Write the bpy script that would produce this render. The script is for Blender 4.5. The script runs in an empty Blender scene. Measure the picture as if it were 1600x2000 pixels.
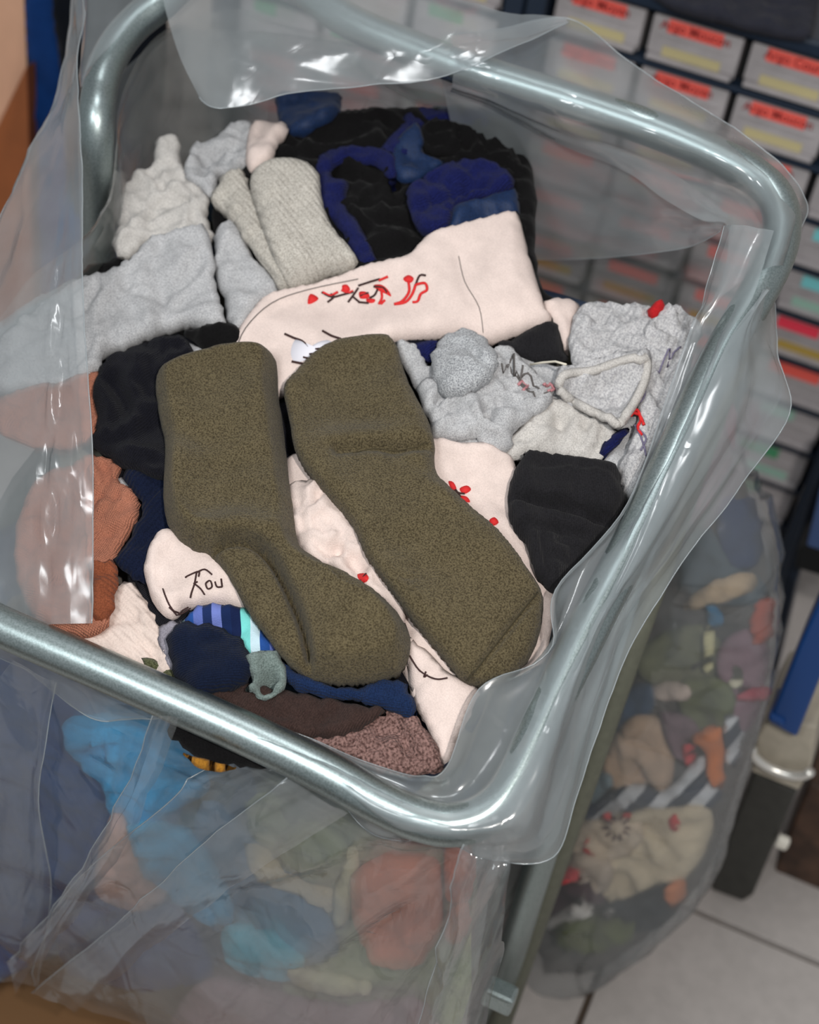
import bpy, bmesh, math, random
import numpy as np
from mathutils import Vector, Matrix
from mathutils.geometry import delaunay_2d_cdt
rnd = random.Random(7)
C = bpy.context.scene.collection
R_ = math.radians

# ---------------------------------------------------------------- camera
FPX = 3000.0                      # focal length in pixels of the 1600 x 2000 frame
PITCH, ROLL, YAW = R_(42), R_(9.5), R_(-17)
CAM = np.array([0.0, 0.0, 1.65])
fw = np.array([math.sin(YAW)*math.cos(PITCH), math.cos(YAW)*math.cos(PITCH), -math.sin(PITCH)])
rt0 = np.array([math.cos(YAW), -math.sin(YAW), 0.0]); up0 = np.cross(rt0, fw)
RT = math.cos(ROLL)*rt0 + math.sin(ROLL)*up0
UP = -math.sin(ROLL)*rt0 + math.cos(ROLL)*up0
cd = bpy.data.cameras.new('camera'); cam = bpy.data.objects.new('camera', cd); C.objects.link(cam)
cd.sensor_fit = 'HORIZONTAL'; cd.sensor_width = 36.0; cd.lens = FPX/1600*36
cam.matrix_world = Matrix(((RT[0], UP[0], -fw[0], CAM[0]), (RT[1], UP[1], -fw[1], CAM[1]), (RT[2], UP[2], -fw[2], CAM[2]), (0, 0, 0, 1)))
cd.clip_start = .05
cd.dof.use_dof = True; cd.dof.focus_distance = 1.22; cd.dof.aperture_fstop = 5.0
bpy.context.scene.camera = cam
# ---------------------------------------------------------------- world, flash, exposure
w = bpy.data.worlds.new('world'); bpy.context.scene.world = w; w.use_nodes = True
w.node_tree.nodes['Background'].inputs[0].default_value = (.95, .97, 1, 1)
w.node_tree.nodes['Background'].inputs[1].default_value = .36
def area(name, loc, target, size, energy, col):
    l = bpy.data.lights.new(name, 'AREA'); l.shape = 'DISK'; l.size = size; l.energy = energy; l.color = col
    o = bpy.data.objects.new(name, l); C.objects.link(o); o.location = loc
    o.rotation_euler = (Vector(target)-Vector(loc)).to_track_quat('-Z', 'Y').to_euler(); return o
area('camera_flash', (.22, .00, 1.90), (-.22, 1.10, .75), .05, 14.8, (1, .955, .91))
area('front_fill_light', (-.75, -.7, 2.5), (-.25, 1.0, .5), .7, 22, (.93, .98, 1.0))  # added fill from the camera side, brightens the front of the bag
area('film_streak_light', (-.6, .95, 2.9), (-.3, 1.0, .7), .35, 7, (.96, .98, 1.0))  # added light from above, puts highlight streaks on the film
sc = bpy.context.scene
sc.view_settings.view_transform = 'Standard'; sc.view_settings.look = 'None'
sc.view_settings.exposure = 0.0; sc.view_settings.gamma = 1.0; sc.view_settings.use_curve_mapping = False
sc.cycles.use_denoising = True
sc.cycles.max_bounces = 10; sc.cycles.transparent_max_bounces = 24; sc.cycles.transmission_bounces = 8
sc.cycles.caustics_reflective = False; sc.cycles.caustics_refractive = False
sc.cycles.sample_clamp_indirect = 4.0

# ---------------------------------------------------------------- planes: a pixel becomes a point on a real plane
def ray(px, py):
    px = np.asarray(px, float); py = np.asarray(py, float)
    v = (px-800)[..., None]*RT - (py-1000)[..., None]*UP + FPX*fw
    return v/FPX
class Frame:
    def __init__(s, o, n, eu=(1, 0, 0)):
        s.o = np.array(o, float); s.n = np.array(n, float)/np.linalg.norm(n)
        eu = np.array(eu, float); eu = eu - s.n*(eu@s.n); s.eu = eu/np.linalg.norm(eu); s.ev = np.cross(s.n, s.eu)
        s.res = .003; s.u0, s.v0, s.N = -.7, -.7, 560
        s.H = np.zeros((s.N, s.N))
    def uv(s, px, py, h=0.0):
        v = ray(px, py); o = s.o + s.n*0
        t = ((o-CAM)@s.n + np.asarray(h))/(v@s.n)
        P = CAM + v*t[..., None]; q = P-s.o
        return q@s.eu, q@s.ev
    def P(s, u, v, h):
        return s.o + np.multiply.outer(np.asarray(u), s.eu) + np.multiply.outer(np.asarray(v), s.ev) + np.multiply.outer(np.asarray(h), s.n)
    def hm(s, u, v):
        x = np.clip((np.asarray(u)-s.u0)/s.res, 0, s.N-1.01); y = np.clip((np.asarray(v)-s.v0)/s.res, 0, s.N-1.01)
        i = x.astype(int); j = y.astype(int); a = x-i; b = y-j; H = s.H
        return H[j, i]*(1-a)*(1-b)+H[j, i+1]*a*(1-b)+H[j+1, i]*(1-a)*b+H[j+1, i+1]*a*b
    def mat(s, u=0, v=0, h=0):
        p = s.P(u, v, h)
        return Matrix(((s.eu[0], s.ev[0], s.n[0], p[0]), (s.eu[1], s.ev[1], s.n[1], p[1]), (s.eu[2], s.ev[2], s.n[2], p[2]), (0, 0, 0, 1)))
_p = ray(550., 1400.); _t = -.9/_p[2]; FM = CAM + _p*_t           # middle of the front rail
RING_T, PILE_T = R_(25), R_(18.5)
RING = Frame(FM, (0, -math.sin(RING_T), math.cos(RING_T)))
PILE = Frame(FM-np.array([0, 0, .028]), (0, -math.sin(PILE_T), math.cos(PILE_T)))
FRONT = Frame((FM[0], FM[1]+.052, .5), (0, -1, .10))               # contents pressed against the front of the bag
BAG2 = Frame((0.12, 1.20, .4), (-.1, -1, .18))                      # contents of the sack behind
def RP(px, py, off=0.0):
    u, v = RING.uv(np.array([float(px)]), np.array([float(py)]), off); return RING.P(u, v, off)[0]
def YP(px, py, y):                                                # point of a pixel's ray at depth y
    v = ray(float(px), float(py)); return CAM + v*(y/v[1])
def FP(px, py, z=0.0):
    v = ray(float(px), float(py)); return CAM + v*((z-CAM[2])/v[2])

# ---------------------------------------------------------------- materials
def lin(c):
    c = [x/255 for x in c]
    return tuple((x/12.92 if x <= .04045 else ((x+.055)/1.055)**2.4) for x in c)+(1,)
MATS = {}
def nt(name):
    m = bpy.data.materials.new(name); m.use_nodes = True; t = m.node_tree
    b = t.nodes['Principled BSDF']; return m, t, b
def N(t, kind, **kw):
    n = t.nodes.new(kind)
    for k, v in kw.items():
        if k.startswith('i_'): n.inputs[k[2:].replace('_', ' ')].default_value = v
        else: setattr(n, k, v)
    return n
def plain(name, col, rough=.5, metal=0.0, bump=0.0, scale=200, spec=.5, var=.0):
    m, t, b = nt(name)
    b.inputs['Base Color'].default_value = lin(col); b.inputs['Roughness'].default_value = rough; b.inputs['Metallic'].default_value = metal
    b.inputs['Specular IOR Level'].default_value = spec
    if bump or var:
        tc = N(t, 'ShaderNodeTexCoord'); n = N(t, 'ShaderNodeTexNoise'); n.inputs['Scale'].default_value = scale; n.inputs['Detail'].default_value = 6
        t.links.new(tc.outputs['Object'], n.inputs['Vector'])
        if bump:
            bp = N(t, 'ShaderNodeBump'); bp.inputs['Strength'].default_value = bump; bp.inputs['Distance'].default_value = .001
            t.links.new(n.outputs['Fac'], bp.inputs['Height']); t.links.new(bp.outputs[0], b.inputs['Normal'])
        if var:
            r = N(t, 'ShaderNodeValToRGB'); cl = lin(col)
            r.color_ramp.elements[0].position = .3; r.color_ramp.elements[1].position = .7
            r.color_ramp.elements[0].color = tuple(x*(1-var) for x in cl[:3])+(1,); r.color_ramp.elements[1].color = tuple(min(1, x*(1+var)) for x in cl[:3])+(1,)
            t.links.new(n.outputs['Fac'], r.inputs[0]); t.links.new(r.outputs[0], b.inputs['Base Color'])
    return m
def fabric(name, col, kind='plain', ang=0.0, col2=None, scale=1.0, mott=.12, stripe=None):
    """knitted cloth: speckled colour, fine knit relief; kinds plain, terry, rib, twill"""
    if name in MATS: return MATS[name]
    m, t, b = nt(name); L = t.links.new; MATS[name] = m
    c1 = lin(col); c2 = lin(col2) if col2 else tuple(x*(1-2.2*mott) for x in c1[:3])+(1,)
    tc = N(t, 'ShaderNodeTexCoord'); mp = N(t, 'ShaderNodeMapping'); mp.inputs['Rotation'].default_value = (0, 0, R_(ang)); L(tc.outputs['Object'], mp.inputs[0])
    fine = N(t, 'ShaderNodeTexNoise'); fine.inputs['Scale'].default_value = (760 if kind == 'terry' else 900)*scale; fine.inputs['Detail'].default_value = 3
    L(mp.outputs[0], fine.inputs['Vector'])
    big = N(t, 'ShaderNodeTexNoise'); big.inputs['Scale'].default_value = 45; big.inputs['Detail'].default_value = 4; L(mp.outputs[0], big.inputs['Vector'])
    ramp = N(t, 'ShaderNodeValToRGB'); e = ramp.color_ramp.elements
    e[0].position = .36; e[1].position = .6; e[0].color = c2; e[1].color = c1; L(fine.outputs['Fac'], ramp.inputs[0])
    mx = N(t, 'ShaderNodeMix', data_type='RGBA', blend_type='MULTIPLY'); mx.inputs[0].default_value = 1
    r2 = N(t, 'ShaderNodeValToRGB'); r2.color_ramp.elements[0].position = .3; r2.color_ramp.elements[1].position = .65
    r2.color_ramp.elements[0].color = (.86, .86, .86, 1); r2.color_ramp.elements[1].color = (1, 1, 1, 1)
    L(big.outputs['Fac'], r2.inputs[0]); L(ramp.outputs[0], mx.inputs[6]); L(r2.outputs[0], mx.inputs[7])
    col_out = mx.outputs[2]
    if stripe:                                                     # knitted-in coloured stripes across the sock
        wv = N(t, 'ShaderNodeSeparateXYZ'); L(mp.outputs[0], wv.inputs[0])
        ml = N(t, 'ShaderNodeMath', operation='MULTIPLY'); ml.inputs[1].default_value = stripe[0]; L(wv.outputs[0], ml.inputs[0])
        fr = N(t, 'ShaderNodeMath', operation='FRACT'); L(ml.outputs[0], fr.inputs[0])
        sr = N(t, 'ShaderNodeValToRGB'); sr.color_ramp.interpolation = 'CONSTANT'; cols = stripe[1]
        for k, cc in enumerate(cols):
            el = sr.color_ramp.elements[0] if k == 0 else (sr.color_ramp.elements[1] if k == 1 else sr.color_ramp.elements.new(k/len(cols)))
            el.position = k/len(cols); el.color = lin(cc)
        L(fr.outputs[0], sr.inputs[0]); m2 = N(t, 'ShaderNodeMix', data_type='RGBA', blend_type='MULTIPLY'); m2.inputs[0].default_value = 1
        L(r2.outputs[0], m2.inputs[7]); L(sr.outputs[0], m2.inputs[6]); col_out = m2.outputs[2]
    L(col_out, b.inputs['Base Color'])
    b.inputs['Roughness'].default_value = .95; b.inputs['Specular IOR Level'].default_value = .12
    if kind == 'satin': b.inputs['Roughness'].default_value = .6; b.inputs['Specular IOR Level'].default_value = .3
    b.inputs['Sheen Weight'].default_value = {'terry': .10}.get(kind, .04); b.inputs['Sheen Roughness'].default_value = .5
    hsum = fine.outputs['Fac']; dist = {'terry': .0022, 'satin': .0003}.get(kind, .0007)
    if kind in ('rib', 'twill', 'knit'):
        wv = N(t, 'ShaderNodeTexWave'); wv.inputs['Scale'].default_value = {'rib': 75, 'twill': 190, 'knit': 190}[kind]*scale
        wv.inputs['Distortion'].default_value = 1.2 if kind != 'twill' else .4; wv.inputs['Detail'].default_value = 1; L(mp.outputs[0], wv.inputs['Vector'])
        ad = N(t, 'ShaderNodeMath', operation='MULTIPLY_ADD'); ad.inputs[1].default_value = 1.3; L(wv.outputs['Fac'], ad.inputs[0]); L(fine.outputs['Fac'], ad.inputs[2]); hsum = ad.outputs[0]
        dist = .0007
        if kind == 'knit':
            w2 = N(t, 'ShaderNodeTexWave', bands_direction='Y'); w2.inputs['Scale'].default_value = 210*scale; L(mp.outputs[0], w2.inputs['Vector'])
            a2 = N(t, 'ShaderNodeMath', operation='ADD'); L(hsum, a2.inputs[0]); L(w2.outputs['Fac'], a2.inputs[1]); hsum = a2.outputs[0]
    bp = N(t, 'ShaderNodeBump'); bp.inputs['Strength'].default_value = .7; bp.inputs['Distance'].default_value = dist
    L(hsum, bp.inputs['Height']); L(bp.outputs[0], b.inputs['Normal'])
    return m
def film(name, haze=.2, blur=.3, clear=.45, tint=(205, 214, 218), rough=.13, bump=.2, bscale=9):
    """milky polythene: clear part, blurring part, haze that scatters the light, gloss"""
    m = bpy.data.materials.new(name); m.use_nodes = True; t = m.node_tree; t.nodes.clear(); L = t.links.new
    out = N(t, 'ShaderNodeOutputMaterial')
    tc = N(t, 'ShaderNodeTexCoord')
    n1 = N(t, 'ShaderNodeTexNoise'); n1.inputs['Scale'].default_value = bscale; n1.inputs['Detail'].default_value = 3; n1.inputs['Distortion'].default_value = .6
    mp = N(t, 'ShaderNodeMapping'); mp.inputs['Scale'].default_value = (1, .45, .45); L(tc.outputs['Object'], mp.inputs[0]); L(mp.outputs[0], n1.inputs['Vector'])
    v = N(t, 'ShaderNodeTexVoronoi', feature='DISTANCE_TO_EDGE'); v.inputs['Scale'].default_value = 11; 
    wn = N(t, 'ShaderNodeMix', data_type='VECTOR'); wn.inputs[0].default_value = .12; L(tc.outputs['Object'], wn.inputs[4]); L(n1.outputs['Color'], wn.inputs[5]); L(wn.outputs[1], v.inputs['Vector'])
    vr = N(t, 'ShaderNodeMapRange'); vr.inputs['From Max'].default_value = .05; L(v.outputs['Distance'], vr.inputs['Value'])
    h = N(t, 'ShaderNodeMath', operation='MULTIPLY_ADD'); h.inputs[1].default_value = .07; L(vr.outputs[0], h.inputs[0]); L(n1.outputs['Fac'], h.inputs[2])
    bp = N(t, 'ShaderNodeBump'); bp.inputs['Strength'].default_value = bump; bp.inputs['Distance'].default_value = .02; L(h.outputs[0], bp.inputs['Height'])
    tr = N(t, 'ShaderNodeBsdfTransparent'); tr.inputs[0].default_value = (.97, .98, .985, 1)
    rf = N(t, 'ShaderNodeBsdfRefraction'); rf.inputs['Color'].default_value = (.95, .97, .98, 1); rf.inputs['Roughness'].default_value = .35; rf.inputs['IOR'].default_value = 1.07
    df = N(t, 'ShaderNodeBsdfDiffuse'); df.inputs[0].default_value = lin(tint)
    tl = N(t, 'ShaderNodeBsdfTranslucent'); tl.inputs[0].default_value = lin(tint)
    gl = N(t, 'ShaderNodeBsdfGlossy'); gl.inputs['Roughness'].default_value = rough
    L(bp.outputs[0], gl.inputs['Normal'])
    m1 = N(t, 'ShaderNodeMixShader'); m1.inputs[0].default_value = blur/(blur+clear); L(tr.outputs[0], m1.inputs[1]); L(rf.outputs[0], m1.inputs[2])
    m2 = N(t, 'ShaderNodeMixShader'); m2.inputs[0].default_value = .35; L(df.outputs[0], m2.inputs[1]); L(tl.outputs[0], m2.inputs[2])
    m3 = N(t, 'ShaderNodeMixShader'); L(m1.outputs[0], m3.inputs[1]); L(m2.outputs[0], m3.inputs[2])
    hz = N(t, 'ShaderNodeTexNoise'); hz.inputs['Scale'].default_value = 26; hz.inputs['Detail'].default_value = 6; L(tc.outputs['Object'], hz.inputs['Vector'])
    hr = N(t, 'ShaderNodeMapRange'); hr.inputs['To Min'].default_value = haze*.7; hr.inputs['To Max'].default_value = haze*1.3; L(hz.outputs['Fac'], hr.inputs['Value']); L(hr.outputs[0], m3.inputs[0])
    fr = N(t, 'ShaderNodeLayerWeight'); fr.inputs['Blend'].default_value = .5; L(bp.outputs[0], fr.inputs['Normal'])
    pw = N(t, 'ShaderNodeMath', operation='POWER'); pw.inputs[1].default_value = 3.5; L(fr.outputs['Facing'], pw.inputs[0])
    fa = N(t, 'ShaderNodeMath', operation='MULTIPLY_ADD'); fa.inputs[1].default_value = .6; fa.inputs[2].default_value = .07; fa.use_clamp = True; L(pw.outputs[0], fa.inputs[0])
    m4 = N(t, 'ShaderNodeMixShader'); L(fa.outputs[0], m4.inputs[0]); L(m3.outputs[0], m4.inputs[1]); L(gl.outputs[0], m4.inputs[2])
    L(m4.outputs[0], out.inputs['Surface']); return m

# ---------------------------------------------------------------- objects
def tag(o, label=None, cat=None, group=None, kind=None):
    if label: o['label'] = label
    if cat: o['category'] = cat
    if group: o['group'] = group
    if kind: o['kind'] = kind
    return o
def empty(name, loc, label=None, cat=None, group=None, rz=0):
    o = bpy.data.objects.new(name, None); C.objects.link(o); o.location = loc; o.rotation_euler = (0, 0, rz); o.empty_display_size = .05
    return tag(o, label, cat, group)
def link(name, me, mat, parent=None, mw=None, smooth=True):
    if mat: me.materials.append(mat)
    if smooth: me.polygons.foreach_set('use_smooth', [True]*len(me.polygons))
    o = bpy.data.objects.new(name, me); C.objects.link(o)
    if mw is not None: o.matrix_world = mw
    if parent:
        o.parent = parent; bpy.context.view_layer.update(); o.matrix_parent_inverse = parent.matrix_world.inverted()
    return o
def mesh(name, V, F):
    me = bpy.data.meshes.new(name); me.from_pydata([tuple(map(float, v)) for v in V], [], F); me.update(); return me
def box_bm(bm, c, s, bev=0.0, rot=None):
    r = bmesh.ops.create_cube(bm, size=1, matrix=Matrix.Translation(c) @ (rot or Matrix()) @ Matrix.Diagonal((*s, 1)))
    if bev:
        es = list({e for v in r['verts'] for e in v.link_edges})
        bmesh.ops.bevel(bm, geom=es, offset=bev, segments=2, affect='EDGES', profile=.6)
def box(name, c, s, mat, parent=None, bev=.002, rot=None, mw=None):
    bm = bmesh.new(); box_bm(bm, c, s, bev, rot); me = bpy.data.meshes.new(name); bm.to_mesh(me); bm.free()
    return link(name, me, mat, parent, mw, smooth=False)
def crom(P, closed=False, n=8):
    P = [np.array(p, float) for p in P]; out = []; m = len(P)
    for i in range(m if closed else m-1):
        g = (lambda k: P[k % m]) if closed else (lambda k: P[min(max(k, 0), m-1)])
        p0, p1, p2, p3 = g(i-1), g(i), g(i+1), g(i+2)
        for k in range(n):
            t = k/n; out.append(.5*((2*p1)+(-p0+p2)*t+(2*p0-5*p1+4*p2-p3)*t*t+(-p0+3*p1-3*p2+p3)*t**3))
    if not closed: out.append(P[-1])
    return out
def sweep(path, r, n=20, caps=True, closed=False):
    path = [Vector(p) for p in path]; V = []; F = []; m = len(path)
    prev = None
    for i, p in enumerate(path):
        d = (path[(i+1) % m if closed else min(i+1, m-1)]-path[(i-1) % m if closed else max(i-1, 0)]).normalized()
        if prev is None: a = d.orthogonal().normalized()
        else: a = (prev-d*prev.dot(d)).normalized()
        prev = a; b = d.cross(a); rr = r[i] if hasattr(r, '__len__') else r
        for k in range(n):
            th = 2*math.pi*k/n; V.append(p+a*math.cos(th)*rr+b*math.sin(th)*rr)
    for i in range(m if closed else m-1):
        for k in range(n):
            i2 = (i+1) % m
            F.append((i*n+k, i*n+(k+1) % n, i2*n+(k+1) % n, i2*n+k))
    if caps and not closed:
        F.append(tuple(range(n-1, -1, -1))); F.append(tuple((m-1)*n+k for k in range(n)))
    return V, F
def tube(name, path, r, mat, parent=None, n=20, closed=False, mw=None):
    V, F = sweep(path, r, n, True, closed); return link(name, mesh(name, V, F), mat, parent, mw)

# ---------------------------------------------------------------- soft things
def inside(U, V, poly):
    x, y = poly[:, 0], poly[:, 1]; x2, y2 = np.roll(x, -1), np.roll(y, -1); r = np.zeros(U.shape, bool)
    for a, b, c, d in zip(x, y, x2, y2):
        if b == d: continue
        k = ((b > V) != (d > V)); r ^= k & (U < (c-a)*(V-b)/(d-b)+a)
    return r
def dist_poly(U, V, pts, closed=True):
    best = np.full(U.shape, 1e9); n = len(pts)
    for i in range(n if closed else n-1):
        a = pts[i]; b = pts[(i+1) % n]; d = b-a; L2 = max(d@d, 1e-12)
        t = np.clip(((U-a[0])*d[0]+(V-a[1])*d[1])/L2, 0, 1)
        best = np.minimum(best, (U-a[0]-t*d[0])**2+(V-a[1]-t*d[1])**2)
    return np.sqrt(best)
def sm(x): x = np.clip(x, 0, 1); return x*x*(3-2*x)
class Waves:
    def __init__(s, seed, lam, amp, ridged, direction=None, n=7):
        r = np.random.RandomState(seed); s.k = []; s.ridged = ridged
        for i in range(n):
            th = r.uniform(0, math.pi) if direction is None else R_(direction)+r.normal(0, .22)
            l = lam*r.uniform(.55, 1.8); s.k.append((2*math.pi/l*math.cos(th), 2*math.pi/l*math.sin(th), r.uniform(0, 6.28), amp*(l/lam)**.8/math.sqrt(n)))
        s.w = (r.uniform(0, 6, 4), lam*.22)
    def __call__(s, U, V):
        ph, wa = s.w; f = 2*math.pi/(s.w[1]*11)
        u = U+wa*np.sin(f*V+ph[0])+wa*.5*np.sin(2.3*f*U+ph[1]); v = V+wa*np.sin(f*U*1.1+ph[2])+wa*.5*np.sin(2.1*f*V+ph[3]); o = 0
        for a, b, p, A in s.k:
            q = np.sin(a*u+b*v+p); o = o + A*((1-2*np.abs(q)**.8) if s.ridged else q)
        return o
class Soft:
    """a garment lying on a frame: closed outline in pixels, draped over what lies there already"""
    def __init__(s, fr, px, th=.012, R=.012, wr=(.03, .0015, False, None), seed=1, creases=(), lifts=(), raise_=0.0, drape=1.0, smooth=6, sink=.35, grid=.0042, hint=None, sharp=False, nf=6, fa=.003, jit=.0011):
        s.fr = fr; s.th = th; s.R = R
        P = np.array(crom(px, True, 4 if not sharp else 2)) if not sharp else np.array(px, float)
        s.drape = drape; s.sink = sink; s.raise_ = raise_
        u, v = fr.uv(P[:, 0], P[:, 1], 0.0)
        # local copy of the ground below, smoothed under the outline
        K = max(1, smooth)
        H = fr.H*drape
        x0 = max(0, int((u.min()-fr.u0)/fr.res)-30); x1 = min(fr.N, int((u.max()-fr.u0)/fr.res)+30)
        y0 = max(0, int((v.min()-fr.v0)/fr.res)-30); y1 = min(fr.N, int((v.max()-fr.v0)/fr.res)+30)
        B = H[y0:y1, x0:x1].copy()
        for _ in range(2):
            for ax in (0, 1):
                S = np.zeros_like(B); c = 0
                for k in range(-K, K+1):
                    S += np.roll(B, k, ax); c += 1
                B = S/c
        s.B = B; s.b0 = (x0, y0)
        off = hint
        for _ in range(5):
            hh = s.base(u, v)+.3*th
            u, v = fr.uv(P[:, 0], P[:, 1], hh)
        poly = np.stack([u, v], 1)
        nj = len(poly); ar = np.arange(nj)/nj*2*math.pi; rj = np.random.RandomState(seed+900); per = np.linalg.norm(np.roll(poly, -1, 0)-poly, axis=1).sum()
        tn = np.roll(poly, -1, 0)-np.roll(poly, 1, 0); tn = np.stack([tn[:, 1], -tn[:, 0]], 1)/(np.linalg.norm(tn, axis=1)[:, None]+1e-9); jj = 0
        for lam_ in (.05, .025, .014): jj = jj+np.sin(ar*max(2, round(per/lam_))+rj.uniform(0, 6))*jit*rj.uniform(.3, .9)
        poly = poly+tn*np.asarray(jj)[:, None]; s.poly = poly
        s.c = poly.mean(0)
        s.wav = Waves(seed, *wr)
        s.cr = []
        for cdef in creases:
            pts = np.array(crom(cdef[0], False, 6)); a, b = fr.uv(pts[:, 0], pts[:, 1], s.base(*fr.uv(pts[:, 0], pts[:, 1], 0.02))+th)
            s.cr.append((np.stack([a, b], 1), cdef[1], cdef[2]))
        rs = np.random.RandomState(seed+500)                        # random soft folds
        lo, hi = poly.min(0), poly.max(0); dg = np.linalg.norm(hi-lo)
        for _ in range(nf):
            c0_ = lo+(hi-lo)*rs.uniform(.15, .85, 2); th_ = rs.uniform(0, math.pi); l_ = dg*rs.uniform(.15, .38); dd_ = np.array([math.cos(th_), math.sin(th_)]); nn_ = np.array([-dd_[1], dd_[0]])*l_*rs.uniform(-.25, .25)
            s.cr.append((np.array(crom([c0_-dd_*l_/2, c0_+nn_, c0_+dd_*l_/2], False, 4)), fa*rs.choice((-1, 1, -1))*rs.uniform(.6, 1.3), rs.uniform(.0022, .0055)))
        s.lf = []
        for l in lifts:
            pts = np.array(crom(l[0], True, 4)); a, b = fr.uv(pts[:, 0], pts[:, 1], s.base(*fr.uv(pts[:, 0], pts[:, 1], 0.02))+th)
            s.lf.append((np.stack([a, b], 1), l[1], l[2]))
        s.grid = grid
    def base(s, U, V):
        fr = s.fr; B = s.B
        x = np.clip((np.asarray(U)-fr.u0)/fr.res-s.b0[0], 0, B.shape[1]-1.01); y = np.clip((np.asarray(V)-fr.v0)/fr.res-s.b0[1], 0, B.shape[0]-1.01)
        i = x.astype(int); j = y.astype(int); a = x-i; b = y-j
        return B[j, i]*(1-a)*(1-b)+B[j, i+1]*a*(1-b)+B[j+1, i]*(1-a)*b+B[j+1, i+1]*a*b + s.raise_
    def top(s, U, V, d=None):
        U = np.asarray(U, float); V = np.asarray(V, float)
        if d is None: d = dist_poly(U, V, s.poly)
        x = np.clip(d/s.R, 0, 1); pr = np.sqrt(np.clip(1-(1-x)**2, 0, 1))
        h = s.base(U, V)*1 + s.th*(.5+.5*pr)*1.0
        e = sm(d/(s.R*.8))
        h = h + s.wav(U, V)*(.15+.85*e)
        for P, a, w_ in s.cr:
            h = h + a*np.exp(-(dist_poly(U, V, P, False)/w_)**2)*(.3+.7*e)
        for P, a, w_ in s.lf:
            ins = inside(U, V, P); dd = dist_poly(U, V, P); h = h + a*sm(np.where(ins, dd, -dd)/w_+.5)*e
        return h
    def build(s, name, mat, parent=None):
        fr = s.fr; poly = s.poly
        # resample boundary
        seg = np.linalg.norm(np.roll(poly, -1, 0)-poly, axis=1); B = []
        for i in range(len(poly)):
            k = max(1, int(round(seg[i]/(s.grid*1.1))))
            for j in range(k): B.append(poly[i]+(poly[(i+1) % len(poly)]-poly[i])*j/k)
        B = np.array(B); nb = len(B)
        g = s.grid; xs = np.arange(poly[:, 0].min(), poly[:, 0].max(), g); ys = np.arange(poly[:, 1].min(), poly[:, 1].max(), g*.866)
        U, V = np.meshgrid(xs, ys); U[1::2] += g/2; U = U.ravel(); V = V.ravel()
        k = inside(U, V, B); U, V = U[k], V[k]; d = dist_poly(U, V, B); k = d > g*.55; U, V, d = U[k], V[k], d[k]
        pts = [Vector((a, b)) for a, b in B]+[Vector((a, b)) for a, b in zip(U, V)]
        try: vo, eo, fo, ov, oe, of = delaunay_2d_cdt(pts, [], [list(range(nb))], 1, 1e-7)
        except Exception: return None
        W = np.array([[p.x, p.y] for p in vo]); dd = dist_poly(W[:, 0], W[:, 1], B)
        ht = s.top(W[:, 0], W[:, 1], dd); hb = s.base(W[:, 0], W[:, 1])
        edge = dd < 1e-5
        hbot = np.minimum(hb - s.sink*s.th*sm(dd/s.R), ht-.0015); 
        hbot = np.where(edge, ht, hbot)
        n = len(W); V3 = [(W[i, 0]-s.c[0], W[i, 1]-s.c[1], ht[i]) for i in range(n)]; idx = [0]*n
        for i in range(n):
            if edge[i]: idx[i] = i
            else: idx[i] = len(V3); V3.append((W[i, 0]-s.c[0], W[i, 1]-s.c[1], hbot[i]))
        F = []
        for f in fo:
            a, b, c_ = f[:3]
            if (W[b, 0]-W[a, 0])*(W[c_, 1]-W[a, 1])-(W[b, 1]-W[a, 1])*(W[c_, 0]-W[a, 0]) < 0: f = list(reversed(f))
            F.append(tuple(f)); F.append(tuple(idx[i] for i in reversed(f)))
        o = link(name, mesh(name, V3, F), mat, parent, fr.mat(s.c[0], s.c[1], 0)); s.obj = o
        # remember the new top surface
        x0 = max(0, int((poly[:, 0].min()-fr.u0)/fr.res)); x1 = min(fr.N, int((poly[:, 0].max()-fr.u0)/fr.res)+2)
        y0 = max(0, int((poly[:, 1].min()-fr.v0)/fr.res)); y1 = min(fr.N, int((poly[:, 1].max()-fr.v0)/fr.res)+2)
        GX, GY = np.meshgrid(fr.u0+np.arange(x0, x1)*fr.res, fr.v0+np.arange(y0, y1)*fr.res)
        ins = inside(GX, GY, poly); hh = s.top(GX, GY, dist_poly(GX, GY, poly[::2]) if len(poly) > 40 else None)
        sub = fr.H[y0:y1, x0:x1]; sub[ins] = np.maximum(sub[ins], hh[ins]-.002)
        return o
    def surf(s, px, lift=.0006):
        """pixels -> points on this garment's top"""
        P = np.array(px, float); u, v = s.fr.uv(P[:, 0], P[:, 1], .02)
        for _ in range(6): u, v = s.fr.uv(P[:, 0], P[:, 1], s.top(u, v)+lift)
        return u, v, s.top(u, v)+lift
    def stitch(s, name, strokes, wpx, mat, label=None, r=None):
        """embroidered lines (thread ribbons) lying on the cloth, one mesh"""
        V = []; F = []
        for st in strokes:
            if len(st) < 3: st = [st[0], ((st[0][0]+st[1][0])/2, (st[0][1]+st[1][1])/2), st[1]]
            pts = np.array(crom(st, False, 4)); u, v, h = s.surf(pts)
            path = [(a-s.c[0], b-s.c[1], c_) for a, b, c_ in zip(u, v, h)]
            v_, f_ = sweep(path, wpx/2000*.55, 6); o = len(V); V += v_; F += [tuple(i+o for i in f) for f in f_]
        o = link(name, mesh(name, V, F), mat, s.obj, s.obj.matrix_world.copy())
        if label: o['label'] = label
        return o
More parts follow.
